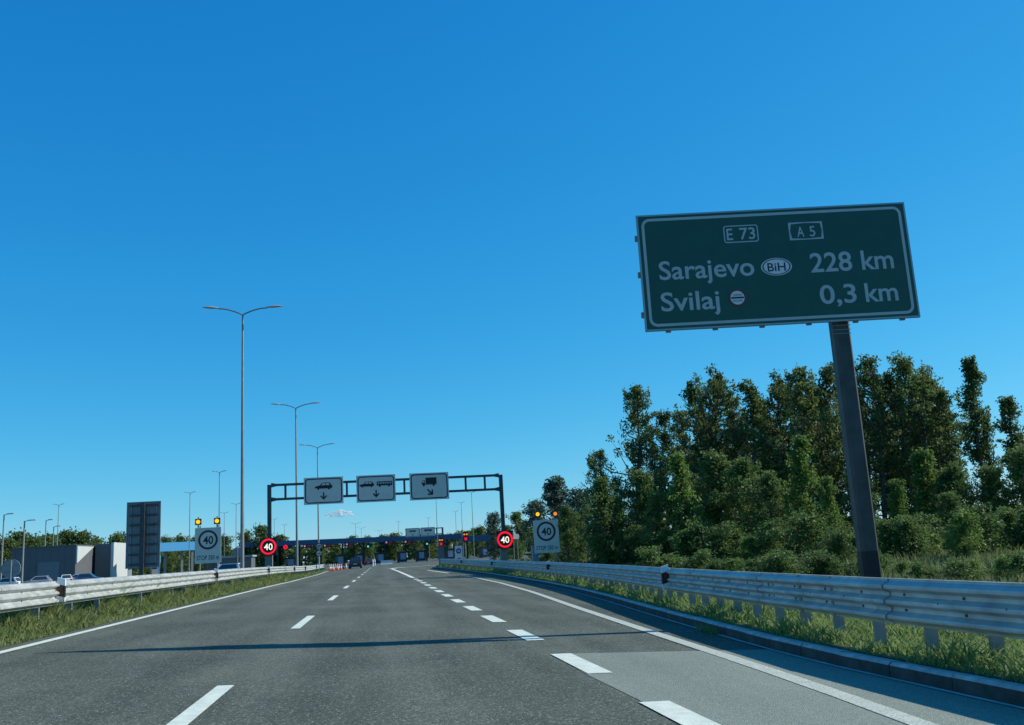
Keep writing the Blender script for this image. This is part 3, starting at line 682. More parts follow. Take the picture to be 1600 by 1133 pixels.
# ------------------------------------------------------------------ 40 / STOP 350 m boards
def board40(px0, px1, pyt, pyb, Y, beac, labels, lit, post_px, group='40 STOP 350 m boards'):
    xm = (px0+px1)/2; xa, xb = gp(px0, (pyt+pyb)/2, Y)[0], gp(px1, (pyt+pyb)/2, Y)[0]; za, zb_ = gp(xm, pyb, Y)[1], gp(xm, pyt, Y)[1]
    w, h = xb-xa, zb_-za; X = (xa+xb)/2; g0 = gz(X, Y)+(.2 if X > 0 else 0.02)
    r = tag(empty('speed_limit_board', (X, Y, g0)), labels[0], 'road sign'); za -= g0
    mb = MB(); mb.box((0, 0, za+h/2), (w, .04, h)); mb.build('panel', WHITE_B, r)
    mb = MB(); mb.ring(0, za+h*.655, 0.295*w, .375*w, -.027, -.0195, 48, mi=0); mb.build('ring', mat('ring_dark', (.085, .012, .018), .5), r)
    lettering('40', BLACK, r, -.185*w, .20*w, za+h*.655-.115*h, za+h*.655+.115*h, -.024, bold=.02)
    lettering('STOP 350 m', BLACK, r, -.42*w, .42*w, za+.095*h, za+.225*h, -.024, bold=.010)
    for x in post_px:
        mb = MB(); mb.tube([(x*w, .055, -.3), (x*w, .055, za+h+.12)], .04, 10); mb.build('post', GALV_D, r, True)
    for (bx, by, lab, m) in zip(beac[0], beac[1], labels[1:], lit):
        q = gp(bx, by, Y); b = tag(empty('warning_beacon', (q[0], Y+.055, q[1])), lab, 'beacon', 'amber beacons on the 40 boards')
        s = .17; mb = MB(); mb.box((0, 0, 0), (2*s, .10, 2*s*1.02)); mb.build('housing', BOXB, b)
        mb = MB(); mb.tube([(0, 0, -.34), (0, 0, -s)], .035, 8); mb.tube([(0, 0, s), (0, 0, s+.10)], .03, 8); mb.build('stem', BOXB, b)
        mb = MB(); mb.disc(0, 0, .115, -.07, -.05, 28); mb.build('lens', m, b)
        mb = MB(); n = 14; vs = []
        for k in range(n+1):
            a = R(10+160*k/n)
            for rr, yy in ((.125, -.05), (.125, -.16), (.135, -.16), (.135, -.05)): vs.append((rr*math.cos(a), yy, rr*math.sin(a)))
        mb.add(vs, [(k*4+j, k*4+(j+1) % 4, k*4+4+(j+1) % 4, k*4+4+j) for k in range(n) for j in range(4)]); mb.build('visor', BOXB, b)
board40(304.5, 345.5, 824.5, 880, 56, ((309.5, 339), (815.5, 814)), ('white board with 40 and STOP 350 m in front of the light blue canopy', 'lit amber beacon on the median-side 40 board, nearer the tall sign back', 'lit amber beacon on the median-side 40 board, nearer the first street lamp'), (L_AMB, L_AMB), (-.31, .36))
board40(834, 873.5, 812.5, 864, 57, ((840, 867.5), (803.5, 802.8)), ('white board with 40 and STOP 350 m in front of the dark forest', 'bright amber beacon on the forest-side 40 board, nearer the gantry', 'dimmer orange beacon on the forest-side 40 board, nearer the forest'), (L_AMB, L_AMB2), (-.36, .36))
p = atY(836.5, 872, 66); mb = MB(); mb.box((0, 0, .75), (.42, .5, 1.5)); cab = empty('control_cabinet', (p.x, 66, gz(p.x, 66)+.18)); tag(cab, 'small grey control cabinet behind the forest-side 40 board', 'cabinet')
mb.build('housing', mat('cabinet_grey', (.30, .32, .34), .6), cab); mb = MB(); mb.box((0, 0, 1.53), (.5, .58, .06)); mb.build('roof', GALV_D, cab); mb = MB(); mb.box((.12, -.26, .85), (.05, .03, .18)); mb.build('handle', BOXB, cab)

# ------------------------------------------------------------------ tall sign seen from behind
TY = 75.0
xa, xb = gp(197.5, 840, TY)[0], gp(250, 840, TY)[0]; zt_ = (gp(223, 784.5, TY)[1]); zb_ = gp(223, 887, TY)[1]; X = (xa+xb)/2; g0 = gz(X, TY)
tb = tag(empty('sign_back', (X, TY, g0)), 'tall dark sign seen from behind with ribbed bracing', 'road sign'); w = xb-xa; zt_ -= g0; zb_ -= g0
SB_D = mat('sign_back_grey', (0.20, 0.21, 0.215), .55, metal=.2, noise=.15, nscale=1.5)
mb = MB(); mb.box((0, .06, (zt_+zb_)/2), (w, .04, zt_-zb_)); mb.build('panel', SB_D, tb)
for z in (zb_, zt_):
    mb = MB(); mb.box((0, .03, z), (w, .09, .05)); mb.build('edge_strip', ALU, tb)
for s in (-1, 1):
    mb = MB(); mb.box((s*w/2, .03, (zt_+zb_)/2), (.05, .09, zt_-zb_+.05)); mb.build('edge_strip', ALU, tb)
for k in range(7):
    z = zb_+.25+k*(zt_-zb_-.5)/6; mb = MB(); mb.box((0, -.04, z), (w*.84, .13, .13)); mb.build('cross_rail', STEEL_D, tb)
for x in (-.37, -.12, .14, .38):
    mb = MB(); mb.box((x*w, .0, (zt_+zb_)/2), (.07, .10, zt_-zb_-.25)); mb.build('rib', GALV_D, tb)
for k in (-.01,):
    mb = MB(); mb.box((k*w, -.20, (zt_-.1)/2), (.30, .24, zt_-.1)); mb.build('post', STEEL_D, tb)

# ------------------------------------------------------------------ small round signs
def round_back(px, py, dia_px, Y, label, faces=1):
    p = atY(px, py, Y); rr = dia_px/2*Y*1.0/FPX*1.03; g0 = gz(p.x, Y)
    r = tag(empty('round_sign', (p.x, Y, g0)), label, 'road sign'); z = p.z-g0
    mb = MB(); mb.disc(0, z, rr, 0, .03, 32); mb.build('disc', mat('disc_back', (.27, .28, .30), .5, metal=.3), r)
    mb = MB(); mb.ring(0, z, rr*.97, rr*1.01, -.02, .035, 36); mb.build('rim', GALV_D, r)
    mb = MB(); mb.tube([(.05*rr, -.05, -.2), (.05*rr, -.05, z+rr*.9)], .045, 8); mb.build('post', GALV_D, r, True)
    for q in (-.35, .35):
        mb = MB(); mb.box((0, -.02, z+q*rr), (rr*1.5, .03, .05)); mb.build('clamp', GALV_D, r)
round_back(17, 888.5, 25.5, 54, 'round sign seen from behind in front of the parked white car')
round_back(371, 863, 14, 100, 'round sign seen from behind half hidden by the first median street lamp')
rs = tag(empty('round_sign', (0, 0, 0)), 'two round white signs, one above the other, on one pole by the median', 'road sign')
p = atY(498.2, 853.5, 112); q = atY(497.5, 864.5, 112); g0 = gz(p.x, 112); rs.location = (p.x, 112, g0)
for z, d in ((p.z-g0, 0), (q.z-g0, 1)):
    mb = MB(); mb.disc(0, z, .36, -.02, .02, 32); f = mb.build('disc', WHITE_B, rs)
    mb = MB(); mb.ring(0, z, .28, .36, -.03, -.021, 36); mb.build('rim', mat('ring_dark', (.085, .012, .018), .5), f)
    if d: picto_car(f, -.2, z-.09, .4, -.03)
    else:
        mb = MB(); mb.box((0, -.027, z), (.5, .006, .07)); mb.build('bar', BLACK, f)
        for dz in (-.12, .12):
            mb = MB(); mb.box((0, -.025, z+dz), (.34, .006, .06)); mb.build('bar', NAVY, f)
mb = MB(); mb.tube([(0, .05, -.2), (0, .05, p.z-g0+.3)], .04, 8); mb.build('post', GALV_D, rs, True)

# ------------------------------------------------------------------ far gantry and lane signals
FG = 183.0
fx0, fx1 = gp(633, 830, FG)[0], gp(691.5, 830, FG)[0]
g2 = tag(empty('overhead_gantry', (fx1, FG, 0)), 'far small gantry holding two white bus lane signs before the toll canopy', 'gantry')
zt2 = gp(690, 824, FG)[1]; zb2 = gp(690, 834, FG)[1]
mb = MB(); mb.box((0, 0, zt2/2), (.32, .32, zt2)); mb.build('column', STEEL_D, g2)
for z in (zt2-.1, zb2):
    mb = MB(); mb.box(((fx0-fx1)/2-.1, 0, z), (fx1-fx0-.15, .18, .18)); mb.build('beam', STEEL_D, g2)
for px in (682, 656.5):
    x = gp(px, 830, FG)[0]; mb = MB(); mb.box((x-fx1, 0, (zt2+zb2)/2), (.16, .15, zt2-zb2-.2)); mb.build('strut', STEEL_D, g2)
lane_sign(0, FG, 'bus', 'far white sign with a long vehicle symbol and a small down arrow', (633.5, 655.8, 825.3, 838.8), STEEL_D)
lane_sign(0, FG, 'bus2', 'far white sign with a long vehicle symbol beside the gantry column', (657.6, 679.5, 824, 837.8), STEEL_D)
def xsignal(px, py, Y, label, w_px=8.0, two=True):
    p = atY(px, py, Y); X = p.x; g0 = gz(X, Y); s = w_px*Y/FPX; r = tag(empty('lane_signal', (X, Y, g0)), label, 'traffic signal'); z = p.z-g0
    mb = MB(); mb.box((0, 0, z), (s, .2, s*1.9)); mb.build('housing', BOXB, r)
    mb = MB()
    for a in (R(45), R(-45)): mb.box((0, -.115, z-.42*s), (.72*s, .02, .17*s), ry=a)
    mb.build('red_cross', L_RED, r)
    mb = MB(); mb.disc(-.24*s, z+.42*s, .17*s, -.125, -.10, 16); mb.disc(.24*s, z+.42*s, .17*s, -.125, -.10, 16); mb.build('amber_lens', L_AMB2, r)
    mb = MB(); mb.tube([(-.1*s, .05, -.2), (-.1*s, .05, z+.9*s)], .07, 10); mb.build('post', GALV_D, r, True)
xsignal(727.5, 838.5, 118, 'tall pole with amber lamps over a lit red cross before the canopy')
xsignal(689, 847, 178, 'dark lane signal with red cross under the far gantry column', 7)
# blue arrow board, grey info boards
def info_board(px0, px1, py0, py1, Y, label, m, posts=(-.3, .3), sym=None, rz=0.0, cat='road sign'):
    xm = (px0+px1)/2; xa, xb = gp(px0, (py0+py1)/2, Y)[0], gp(px1, (py0+py1)/2, Y)[0]; za, zb_ = gp(xm, py1, Y)[1], gp(xm, py0, Y)[1]; X = (xa+xb)/2
    g0 = gz(X, Y)+(.25 if (X > 7 and Y < 98) else 0); w, h = xb-xa, zb_-za; r = tag(empty('board', (X, Y, g0), rz), label, cat); za -= g0
    mb = MB(); mb.box((0, 0, za+h/2), (w, .05, h)); mb.build('panel', m, r)
    mb = MB()
    for x in posts: mb.tube([(x*w, .06, -.2), (x*w, .06, za+h*.95)], .05, 8)
    mb.build('posts' if len(posts) > 1 else 'post', GALV_D, r, True)
    if sym == 'blue':
        mb = MB(); mb.disc(0, za+h*.66, .36*w, -.035, -.02, 28); f = mb.build('blue_disc', BLUEP, r)
        mb = MB(); P = [(-.2, -.05), (.02, -.05), (.02, -.15), (.22, 0), (.02, .15), (.02, .05), (-.2, .05)]; mb.plate([(a*w, za+h*.66+b*w) for a, b in P], -.045, -.034); mb.build('white_arrow', WHITE_B, f)
        picto_car(r, -.28*w, za+h*.1, .56*w, -.035)
    return r
info_board(711, 722.5, 853, 876.5, 128, 'grey board with a round blue arrow sign above a car symbol', WHITE_B, sym='blue')
info_board(684.5, 693.5, 853.5, 874, 176, 'plain grey board at the foot of the far gantry', CLAD)
info_board(799.5, 811, 834.5, 842.5, 96, 'small bright white board on two posts beside the lit 40 display', CLADW, rz=R(20))
info_board(200, 206, 890, 900, 74, 'low white panel at the foot of the tall sign back', CLADW, rz=R(25), cat='panel')
info_board(237.5, 247, 889.5, 899, 78, 'beige utility panel beside the foot of the tall sign back', BEIGE, rz=R(20), cat='panel')

# ------------------------------------------------------------------ toll plaza
def pt(px, Y): return atY(px, 873, Y).x
Ax, Ay, Bx, By = pt(376, 230), 230, pt(722, 233), 233
ang = math.atan2(By-Ay, Bx-Ax); Lc = math.hypot(Bx-Ax, By-Ay)
FALL = math.atan2(0.55, Lc)
toll = tag(empty('toll_canopy', (Ax, Ay, 0), ang), 'long dark blue toll plaza canopy over the lanes', 'canopy')
toll.rotation_euler = (0, FALL, ang)
ZT, ZB = 6.72, 5.5
mb = MB(); mb.box((Lc/2, .15, (ZT+ZB)/2), (Lc, .3, ZT-ZB)); mb.build('fascia', CANOPY_B, toll)
mb = MB(); mb.box((0.15, 8, (ZT+ZB)/2), (.3, 15.4, ZT-ZB)); mb.box((Lc-.15, 8, (ZT+ZB)/2), (.3, 15.4, ZT-ZB)); mb.build('end_fascia', CANOPY_B, toll)
mb = MB(); mb.box((Lc/2, 8, ZB+.5), (Lc-.7, 15.2, .3)); mb.build('roof_deck', DARKU, toll)
mb = MB(); mb.box((Lc/2, 8, ZT-.1), (Lc-.65, 15.3, .08)); mb.build('roof_sheet', ROOFD, toll)
for k in range(10):
    x = 3+k*(Lc-6)/9
    mb = MB(); mb.box((x, 5, ZB/2+.15), (.42, .42, ZB+.9)); 
    mb.build('column', BOOTHB, toll)
    for s in (-1, 1):
        mb = MB(); mb.tube([(x+s*.1, 5, ZB-1.5), (x+s*1.5, 5, ZB+.35)], .16, 6); mb.build('brace', BOOTHB, toll)
mb = MB(); mb.box((Lc/2, 1.2, ZB-.55), (Lc-2, .16, .16)); mb.build('truss_chord', STEEL_D, toll)
nT = 46
tr = MB()
for k in range(nT):
    x = 1.2+k*(Lc-2.4)/nT; st = (Lc-2.4)/nT; tr.tube([(x, 1.2, ZB-.52), (x+st/2, 1.2, ZB+.35), (x+st, 1.2, ZB-.52)], .05, 4)
tr.build('truss_web', STEEL_D, toll)
TW = Matrix.Translation((Ax, Ay, 0)) @ Matrix.Rotation(ang, 4, 'Z')
def on_toll(px, off=0.0):
    d = ray(px, 873); n = Vector((-math.sin(ang), math.cos(ang), 0)); o = Vector((0, 0, CAMH)); t = (Vector((Ax, Ay, CAMH))+n*off-o).dot(n)/d.dot(n); P = o+d*t; return P.x, P.y
tx0, tx1 = pt(726, 238), pt(806, 238); tzt, tzb = gp(765, 835.5, 238)[1], gp(765, 845, 238)[1]
tk = tag(empty('truck_canopy', (tx0, 238, 0), R(1)), 'lower dark blue canopy over the truck lanes, ending behind the lit 40 display', 'canopy'); tw = tx1-tx0
mb = MB(); mb.box((tw/2, .15, (tzt+tzb)/2), (tw, .3, tzt-tzb)); mb.build('fascia', CANOPY_B, tk)
mb = MB(); mb.box((.15, 6, (tzt+tzb)/2), (.3, 11.3, tzt-tzb)); mb.box((tw-.15, 6, (tzt+tzb)/2), (.3, 11.3, tzt-tzb)); mb.build('end_fascia', CANOPY_B, tk)
mb = MB(); mb.box((tw/2, 6, tzb+.4), (tw-.7, 11.2, .3)); mb.build('roof_deck', DARKU, tk)
for k in range(3):
    mb = MB(); mb.box((1.2+k*(tw-2.4)/2, 4, tzb/2+.2), (.4, .4, tzb+.4)); mb.build('column', BOOTHB, tk)
# lane signals hung under the canopy
for px, py, kind, lab in ((447, 855, 'red', 'round red signal under the canopy, first from the lit 40 display'), (478, 854, 'x', 'closed lane signal under the canopy between the second and third street lamps'),
                          (509.5, 853, 'x', 'closed lane signal under the canopy just past the two round signs'), (544, 851, 'x', 'closed lane signal under the canopy above the traffic cones'),
                          (575.5, 852, 'g', 'green lane signal under the canopy above the red car'), (606, 848, 'x', 'closed lane signal under the canopy next after the green light over the red car'),
                          (636, 847, 'x', 'closed lane signal under the canopy below the far lane signs'), (668, 848, 'g', 'green lane signal under the canopy beside the far gantry')):
    X, Y = on_toll(px, -.05); P = atY(px, py, Y); r = tag(empty('lane_signal', (X, Y, P.z), ang), lab, 'traffic signal', 'signals under the toll canopy')
    mb = MB(); mb.box((.35, 0, 0), (2.2 if kind != 'g' else 1.3, .28, .85)); mb.build('housing', BOXB, r)
    mb = MB(); mb.box((.35, .25, .0), (1.0, .35, .5)); mb.build('hanger', STEEL_D, r)
    if kind == 'red':
        mb = MB(); mb.ring(-.1, 0, .2, .5, -.17, -.14, 20); mb.build('lens', L_RED, r)
    elif kind == 'x':
        mb = MB(); mb.disc(-.25, .08, .22, -.17, -.14, 18); mb.build('lens', L_PNK, r)
        mb = MB(); mb.box((.75, -.15, .12), (.8, .02, .12)); mb.box((.55, -.15, -.36), (.55, .02, .16)); mb.build('lit_text', mat('led_red_dim', (.2, .02, .02), .5, emit=(.7, .03, .05), estr=.2), r)
    else:
        mb = MB(); mb.disc(0, -.28, .22, -.17, -.14, 18); mb.build('lens', L_GRN, r)
# booths
def booth(w=2.3, d=3.4, h=2.7):
    r = empty('toll_booth', (0, 0, 0))
    mb = MB(); mb.box((0, 0, .55), (w, d, 1.1)); mb.build('lower_wall', BOOTHB, r)
    mb = MB(); mb.box((0, 0, h-.2), (w+.4, d+.4, .4)); mb.build('roof', BOOTHB, r)
    mb = MB()
    for sx in (-1, 1):
        for sy in (-1, 1): mb.box((sx*(w/2-.08), sy*(d/2-.08), 1.7), (.16, .16, 1.3))
    mb.build('frame', BOOTHB, r)
    mb = MB(); mb.box((0, -d/2+.03, 1.7), (w-.3, .03, 1.2)); mb.build('window', GLASS, r)
    mb = MB(); mb.box((0, d/2-.03, 1.7), (w-.3, .03, 1.2)); mb.build('window', GLASS, r)
    for s in (-1, 1):
        mb = MB(); mb.box((s*(w/2-.03), 0, 1.7), (.03, d-.3, 1.2)); mb.build('window', GLASS, r)
    mb = MB(); mb.box((.2, -d/2-.04, 1.5), (1.25, .06, 1.5)); mb.build('notice_panel', mat('panel_pale_blue', (.30, .38, .48), .6), r)
    mb = MB(); mb.box((0, -d/2-1.6, .09), (1.9, 6.6, .18)); mb.build('island_kerb', CONC, r)
    return r
b0 = booth()
for i, (px, lab) in enumerate([(408, 'dark toll booth behind the median-side 40 display'), (454, 'dark toll booth beside the second street lamp'), (531, 'toll booth with pale panel behind the traffic cones'), (560.5, 'toll booth with pale panel behind the black car'),
                                (593.5, 'toll booth with pale panel just past the red car'), (628, 'toll booth below the far lane signs'), (657, 'toll booth beside the forked canopy column'), (702, 'toll booth behind the blue arrow board'), (757, 'toll booth under the canopy end by the forest')]):
    o = b0 if i == 0 else copy_tree(b0); X, Y = on_toll(px, 6.0); o.location = (X, Y, 0); o.rotation_euler = (0, 0, ang*.5); tag(o, lab, 'toll booth', 'toll booths under the canopy')
# light blue canopy on the opposite side
cyl = 182.0; xa, xb = pt(251, cyl), pt(303, cyl)-.0
lc = tag(empty('side_canopy', (xa-1.0, cyl-3, 0), R(22)), 'light blue sunlit canopy between the tall sign back and the 40 board', 'canopy')
ww = (xb-xa)*1.35; zt3 = gp(277, 847.5, cyl)[1]; zb3 = gp(277, 861, cyl)[1]
mb = MB(); mb.box((ww/2, 0, (zt3+zb3)/2), (ww, .3, zt3-zb3)); mb.build('fascia', CANOPY_L, lc)
mb = MB(); mb.box((ww/2, 5.2, zb3+.35), (ww-.1, 9.9, .3)); mb.build('roof_deck', DARKU, lc)
mb = MB(); mb.box((.15, 5.2, (zt3+zb3)/2), (.3, 10, zt3-zb3)); mb.box((ww-.15, 5.2, (zt3+zb3)/2), (.3, 10, zt3-zb3)); mb.build('end_fascia', CANOPY_L, lc)
for x in (.35, .72, .95):
    mb = MB(); mb.box((x*ww, 2.0, zb3/2), (.4, .4, zb3)); mb.build('column', GALV_D, lc)
kx = pt(243, 170); kk = tag(empty('kiosk', (kx, 170, 0), R(20)), 'small blue and beige kiosk between the tall sign back and the light blue canopy', 'kiosk')
mb = MB(); mb.box((0, 0, 1.2), (1.3, 1.3, 2.4)); mb.build('wall', mat('kiosk_blue', (.07, .24, .5), .5), kk); mb = MB(); mb.box((0, 0, 3.2), (1.5, 1.5, 1.2)); mb.build('sign_box', CANOPY_L, kk)
mb = MB(); mb.box((0, 0, 2.5), (1.35, 1.35, .25)); mb.build('band', DARKU, kk); mb = MB(); mb.box((-.2, -.66, 1.3), (.7, .03, 1.3)); mb.build('window', GLASS, kk)
# low office block behind the first street lamp
ob = tag(empty('office_block', (pt(357, 200), 203, 0)), 'low grey office block with a dark window band behind the left 40 board', 'building')
mb = MB(); mb.box((0, 0, 1.55), (9, 6, 3.1)); mb.build('wall', CLAD, ob); mb = MB(); mb.box((0, 0, 3.25), (9.6, 6.6, .35)); mb.build('roof', mat('roof_pale', (.3, .33, .37), .6), ob)
for k in range(5):
    mb = MB(); mb.box((-3.4+k*1.7, -3.01, 1.75), (1.45, .04, 1.1)); mb.build('window', GLASS, ob)

# ------------------------------------------------------------------ warehouse
WY = 176.0
xA0, xA1 = pt(18, WY), pt(118, WY); zA = gp(70, 856, WY)[1]; zA1 = gp(100, 853.5, WY)[1]
wh = tag(empty('warehouse', (xA1, WY, 0)), 'grey flat-roofed warehouse with white end walls behind the parked cars', 'building')
hA = (zA+zA1)/2; wA = xA1-xA0
mb = MB(); mb.box((-wA/2, 9, hA/2), (wA, 18, hA)); mb.build('wall', CLAD, wh)
mb = MB(); mb.box((-wA/2, 9, hA+.1), (wA+.3, 18.3, .22)); mb.build('roof_edge', ROOFD, wh)
YB = WY+10; xB1 = pt(175, YB)-xA1; hB = gp(160, 850.5, YB)[1]
mb = MB(); mb.box((xB1/2+.2, 15, hB/2), (xB1-.4, 10, hB)); mb.build('side_wing', CLAD, wh)
mb = MB(); mb.box((xB1+.05, 14.95, hB/2+.12), (.5, 10.1, hB+.25)); mb.build('end_wall', CLADW, wh)
mb = MB(); z = hA; mb.prism([(0.02, z-.05), (9.6, z-.05), (0.02, z-3.0)], lambda a, t, b: (.03+t, a, b), 0, .25); mb.build('painted_sun_triangle', CLADW, wh)  # sunlit part of the wall, shaped and coloured as a white triangle
for k in range(4):
    mb = MB(); mb.box((-wA+3.7+k*.85, -.03, gp(55, 887, WY)[1]), (.6, .06, .75)); mb.build('letter_block', ROOFD, wh)  # dark blocks standing in for the sign letters on the wall
for k in range(9):
    mb = MB(); mb.box((-wA+.6+k*(wA-1.2)/8, -.012, hA/2), (.05, .03, hA)); mb.build('cladding_joint', ROOFD, wh)
mb = MB(); mb.box((-4.4, -.03, 1.9), (3.6, .08, 3.8)); mb.build('roller_door', mat('roller_grey', (.16, .18, .2), .6), wh)

# ------------------------------------------------------------------ cars
def car_proto(kind, paint):
    r = empty('car', (0, 0, 0))
    suv = kind == 'suv'; L, Wd, H = (4.5, 1.85, 1.66) if suv else (4.25, 1.76, 1.48)
    gc = .24 if suv else .18; hb = .98 if suv else .86                          # sill and belt height
    # front at -x here turned later: length along y, rear at -y (facing us)
    y0 = -L/2
    body = [(y0+.02, gc+.22), (y0, .55), (y0+.03, hb-.05), (y0+.10, hb+.02), (y0+3.05, hb+.02), (y0+L-.35, hb-.14), (y0+L-.04, hb-.34), (y0+L, .5), (y0+L-.06, gc+.1), (y0+L-.5, gc), (y0+.5, gc)]
    mb = MB(); n = len(body); sl_ = [(-Wd/2, .0), (-Wd/2+.03, 0), ]
    secs = []
    for x, k in ((-Wd/2, .93), (-Wd/2+.09, 1.0), (Wd/2-.09, 1.0), (Wd/2, .93)):
        secs.append([(x, y*k, gc+(z-gc)*(1 if k == 1 else .96)+(0 if k == 1 else .012)) for y, z in body])
    vs = [p for s in secs for p in s]; fs = [tuple(range(n)), tuple(range(4*n-1, 3*n-1, -1))]
    for i in range(3):
        for j in range(n): fs.append((i*n+j, i*n+(j+1) % n, (i+1)*n+(j+1) % n, (i+1)*n+j))
    mb.add(vs, fs); mb.build('body', paint, r, True, R(35))
    # cabin
    c0, c1, c2, c3 = (y0+.12, y0+.42, y0+2.35, y0+3.1) if suv else (y0+.10, y0+.62, y0+2.15, y0+2.95)
    wb, wt = Wd/2-.06, Wd/2-.26
    vs = [(-wb, c0, hb), (wb, c0, hb), (wb, c3, hb), (-wb, c3, hb), (-wt, c1, H), (wt, c1, H), (wt, c2, H), (-wt, c2, H)]
    mb = MB(); mb.add(vs, [(0, 1, 5, 4), (1, 2, 6, 5), (2, 3, 7, 6), (3, 0, 4, 7), (4, 5, 6, 7), (3, 2, 1, 0)]); mb.build('cabin', paint, r)
    def glass(a, b, c, d, t0, t1, u0, u1, off):
        A, B, C, D = Vector(a), Vector(b), Vector(c), Vector(d)
        def P(u, t): return (A+(B-A)*u)*(1-t)+(D+(C-D)*u)*t
        nrm = (B-A).cross(D-A).normalized()*off
        return [P(u0, t0)+nrm, P(u1, t0)+nrm, P(u1, t1)+nrm, P(u0, t1)+nrm]
    V8 = vs
    for nm, q, t0, t1, u0, u1 in (('rear_window', (0, 1, 5, 4), .12, .88, .07, .93), ('windscreen', (2, 3, 7, 6), .06, .94, .05, .95), ('side_window', (1, 2, 6, 5), .1, .86, .10, .93), ('side_window', (3, 0, 4, 7), .1, .86, .07, .90)):
        g = glass(V8[q[0]], V8[q[1]], V8[q[2]], V8[q[3]], t0, t1, u0, u1, .008); b_ = glass(V8[q[0]], V8[q[1]], V8[q[2]], V8[q[3]], t0, t1, u0, u1, -.02)
        mb = MB(); mb.add(g+b_, [(0, 1, 2, 3), (7, 6, 5, 4), (0, 4, 5, 1), (1, 5, 6, 2), (2, 6, 7, 3), (3, 7, 4, 0)]); mb.build(nm, GLASS, r)
    for sx in (-1, 1):
        mb = MB(); mb.box((sx*(Wd/2-.17), y0+.02, hb-.16), (.26, .08, .24)); mb.build('tail_light', TAIL, r)
        mb = MB(); mb.box((sx*(Wd/2-.2), y0+L-.12, hb-.30), (.30, .1, .14)); mb.build('headlight', PLATE, r)
        mb = MB(); mb.box((sx*(Wd/2+.06), c3-.25, hb+.08), (.2, .1, .14)); mb.build('mirror', paint, r)
        for yy in (y0+.85, y0+L-.85):
            mb = MB(); mb.tube([(sx*(Wd/2-.24), yy, .33), (sx*(Wd/2+.012), yy, .33)], .33, 18); t_ = mb.build('wheel', TYRE, r, True)
            mb = MB(); mb.tube([(sx*(Wd/2-.02), yy, .33), (sx*(Wd/2+.02), yy, .33)], .21, 14); mb.build('rim', RIM, t_, True)
    mb = MB(); mb.box((0, y0+.0, hb-.33), (.52, .05, .12)); mb.build('number_plate', PLATE, r)
    mb = MB(); mb.box((0, y0+.04, gc+.16), (Wd-.16, .16, .22)); mb.build('bumper', BOXB, r)
    return r
def paint(n, c): return mat('car_paint_'+n, c, .28, coat=.6)
c = car_proto('suv', paint('black', (.014, .015, .018))); tag(c, 'black car driving away beside the traffic cones', 'car'); c.location = (pt(555.5, 146), 146, 0)
c = car_proto('hatch', paint('red', (.20, .014, .02))); tag(c, 'dark red car waiting at the toll lane under the green light', 'car'); c.location = (pt(576, 200), 200, 0)
cars = [('silver', (.42, .44, .46), 58, 150, 100, 'silver hatchback parked in front of the lettered warehouse wall'), ('white', (.74, .75, .74), 10, 140, 82, 'white car parked beside the round sign back'),
        ('cream', (.74, .73, .70), 104, 158, 20, 'white car glinting in the sun at the warehouse door'), ('ivory', (.70, .70, .68), 119, 166, 95, 'white car parked partly behind the blue car'),
        ('blue', (.03, .14, .30), 142, 158, -88, 'blue hatchback parked before the side wing of the warehouse')]
for nm, col, px, Y, rz, lab in cars:
    c = car_proto('hatch', paint(nm, col)); tag(c, lab, 'car'); c.location = (pt(px, Y), Y, gz(pt(px, Y), Y)); c.rotation_euler = (0, 0, R(rz))
for px, Y, rz, lab, col in ((351, 120, 80, 'white van-like car behind the delineator below the 40 board', (.7, .71, .72)), (366, 128, -85, 'white car partly hidden by the first median street lamp', (.74, .75, .76))):
    c = car_proto('suv', paint('w%d' % px, col)); tag(c, lab, 'car'); c.location = (pt(px, Y), Y, 0); c.rotation_euler = (0, 0, R(rz))

# ------------------------------------------------------------------ cones, bollards
def cone_proto():
    r = empty('traffic_cone', (0, 0, 0)); mb = MB(); mb.box((0, 0, .025), (.42, .42, .05)); mb.build('base', ORANGE, r)
    mb = MB(); mb.tube([(0, 0, .05), (0, 0, .25)], [.155, .115], 14); mb.tube([(0, 0, .45), (0, 0, .55)], [.08, .062], 14); mb.tube([(0, 0, .68), (0, 0, .78)], [.042, .03], 14); mb.build('body', ORANGE, r, True)
    mb = MB(); mb.tube([(0, 0, .25), (0, 0, .45)], [.1155, .0805], 14); mb.tube([(0, 0, .55), (0, 0, .68)], [.0625, .0425], 14); mb.build('stripes', CONEW, r, True); return r
cp = cone_proto()
for i, (px, Y) in enumerate([(515, 132), (517.5, 134), (520.5, 129), (524, 138), (527, 132), (529.5, 140), (532.5, 138), (535.5, 145), (540.5, 142), (543, 150)]):
    o = cp if i == 0 else copy_tree(cp); X = pt(px, Y); o.location = (X, Y, 0); o.scale = (1.25, 1.25, 1.2)
    tag(o, 'orange and white traffic cone in the row closing the lane beside the black car', 'traffic cone', 'cones at the end of the median rail')
def bollard(px, Y, h, lab):
    r = tag(empty('bollard', (pt(px, Y), Y, 0)), lab, 'bollard', 'white lane bollards'); mb = MB(); mb.tube([(0, 0, 0), (0, 0, h), (0, 0, h+.08)], [.14, .13, .05], 12); mb.build('body', CONEW, r, True)
    mb = MB(); mb.tube([(0, 0, .5), (0, 0, .65)], [.14, .14], 12); mb.build('band', ORANGE, r, True)
bollard(544.3, 147, 1.2, 'white lane bollard at the end of the cone row'); bollard(582.5, 172, 1.1, 'white lane bollard beside the dark red car')
bollard(585.5, 190, 1.1, 'white lane bollard between the dark red car and the toll booth')

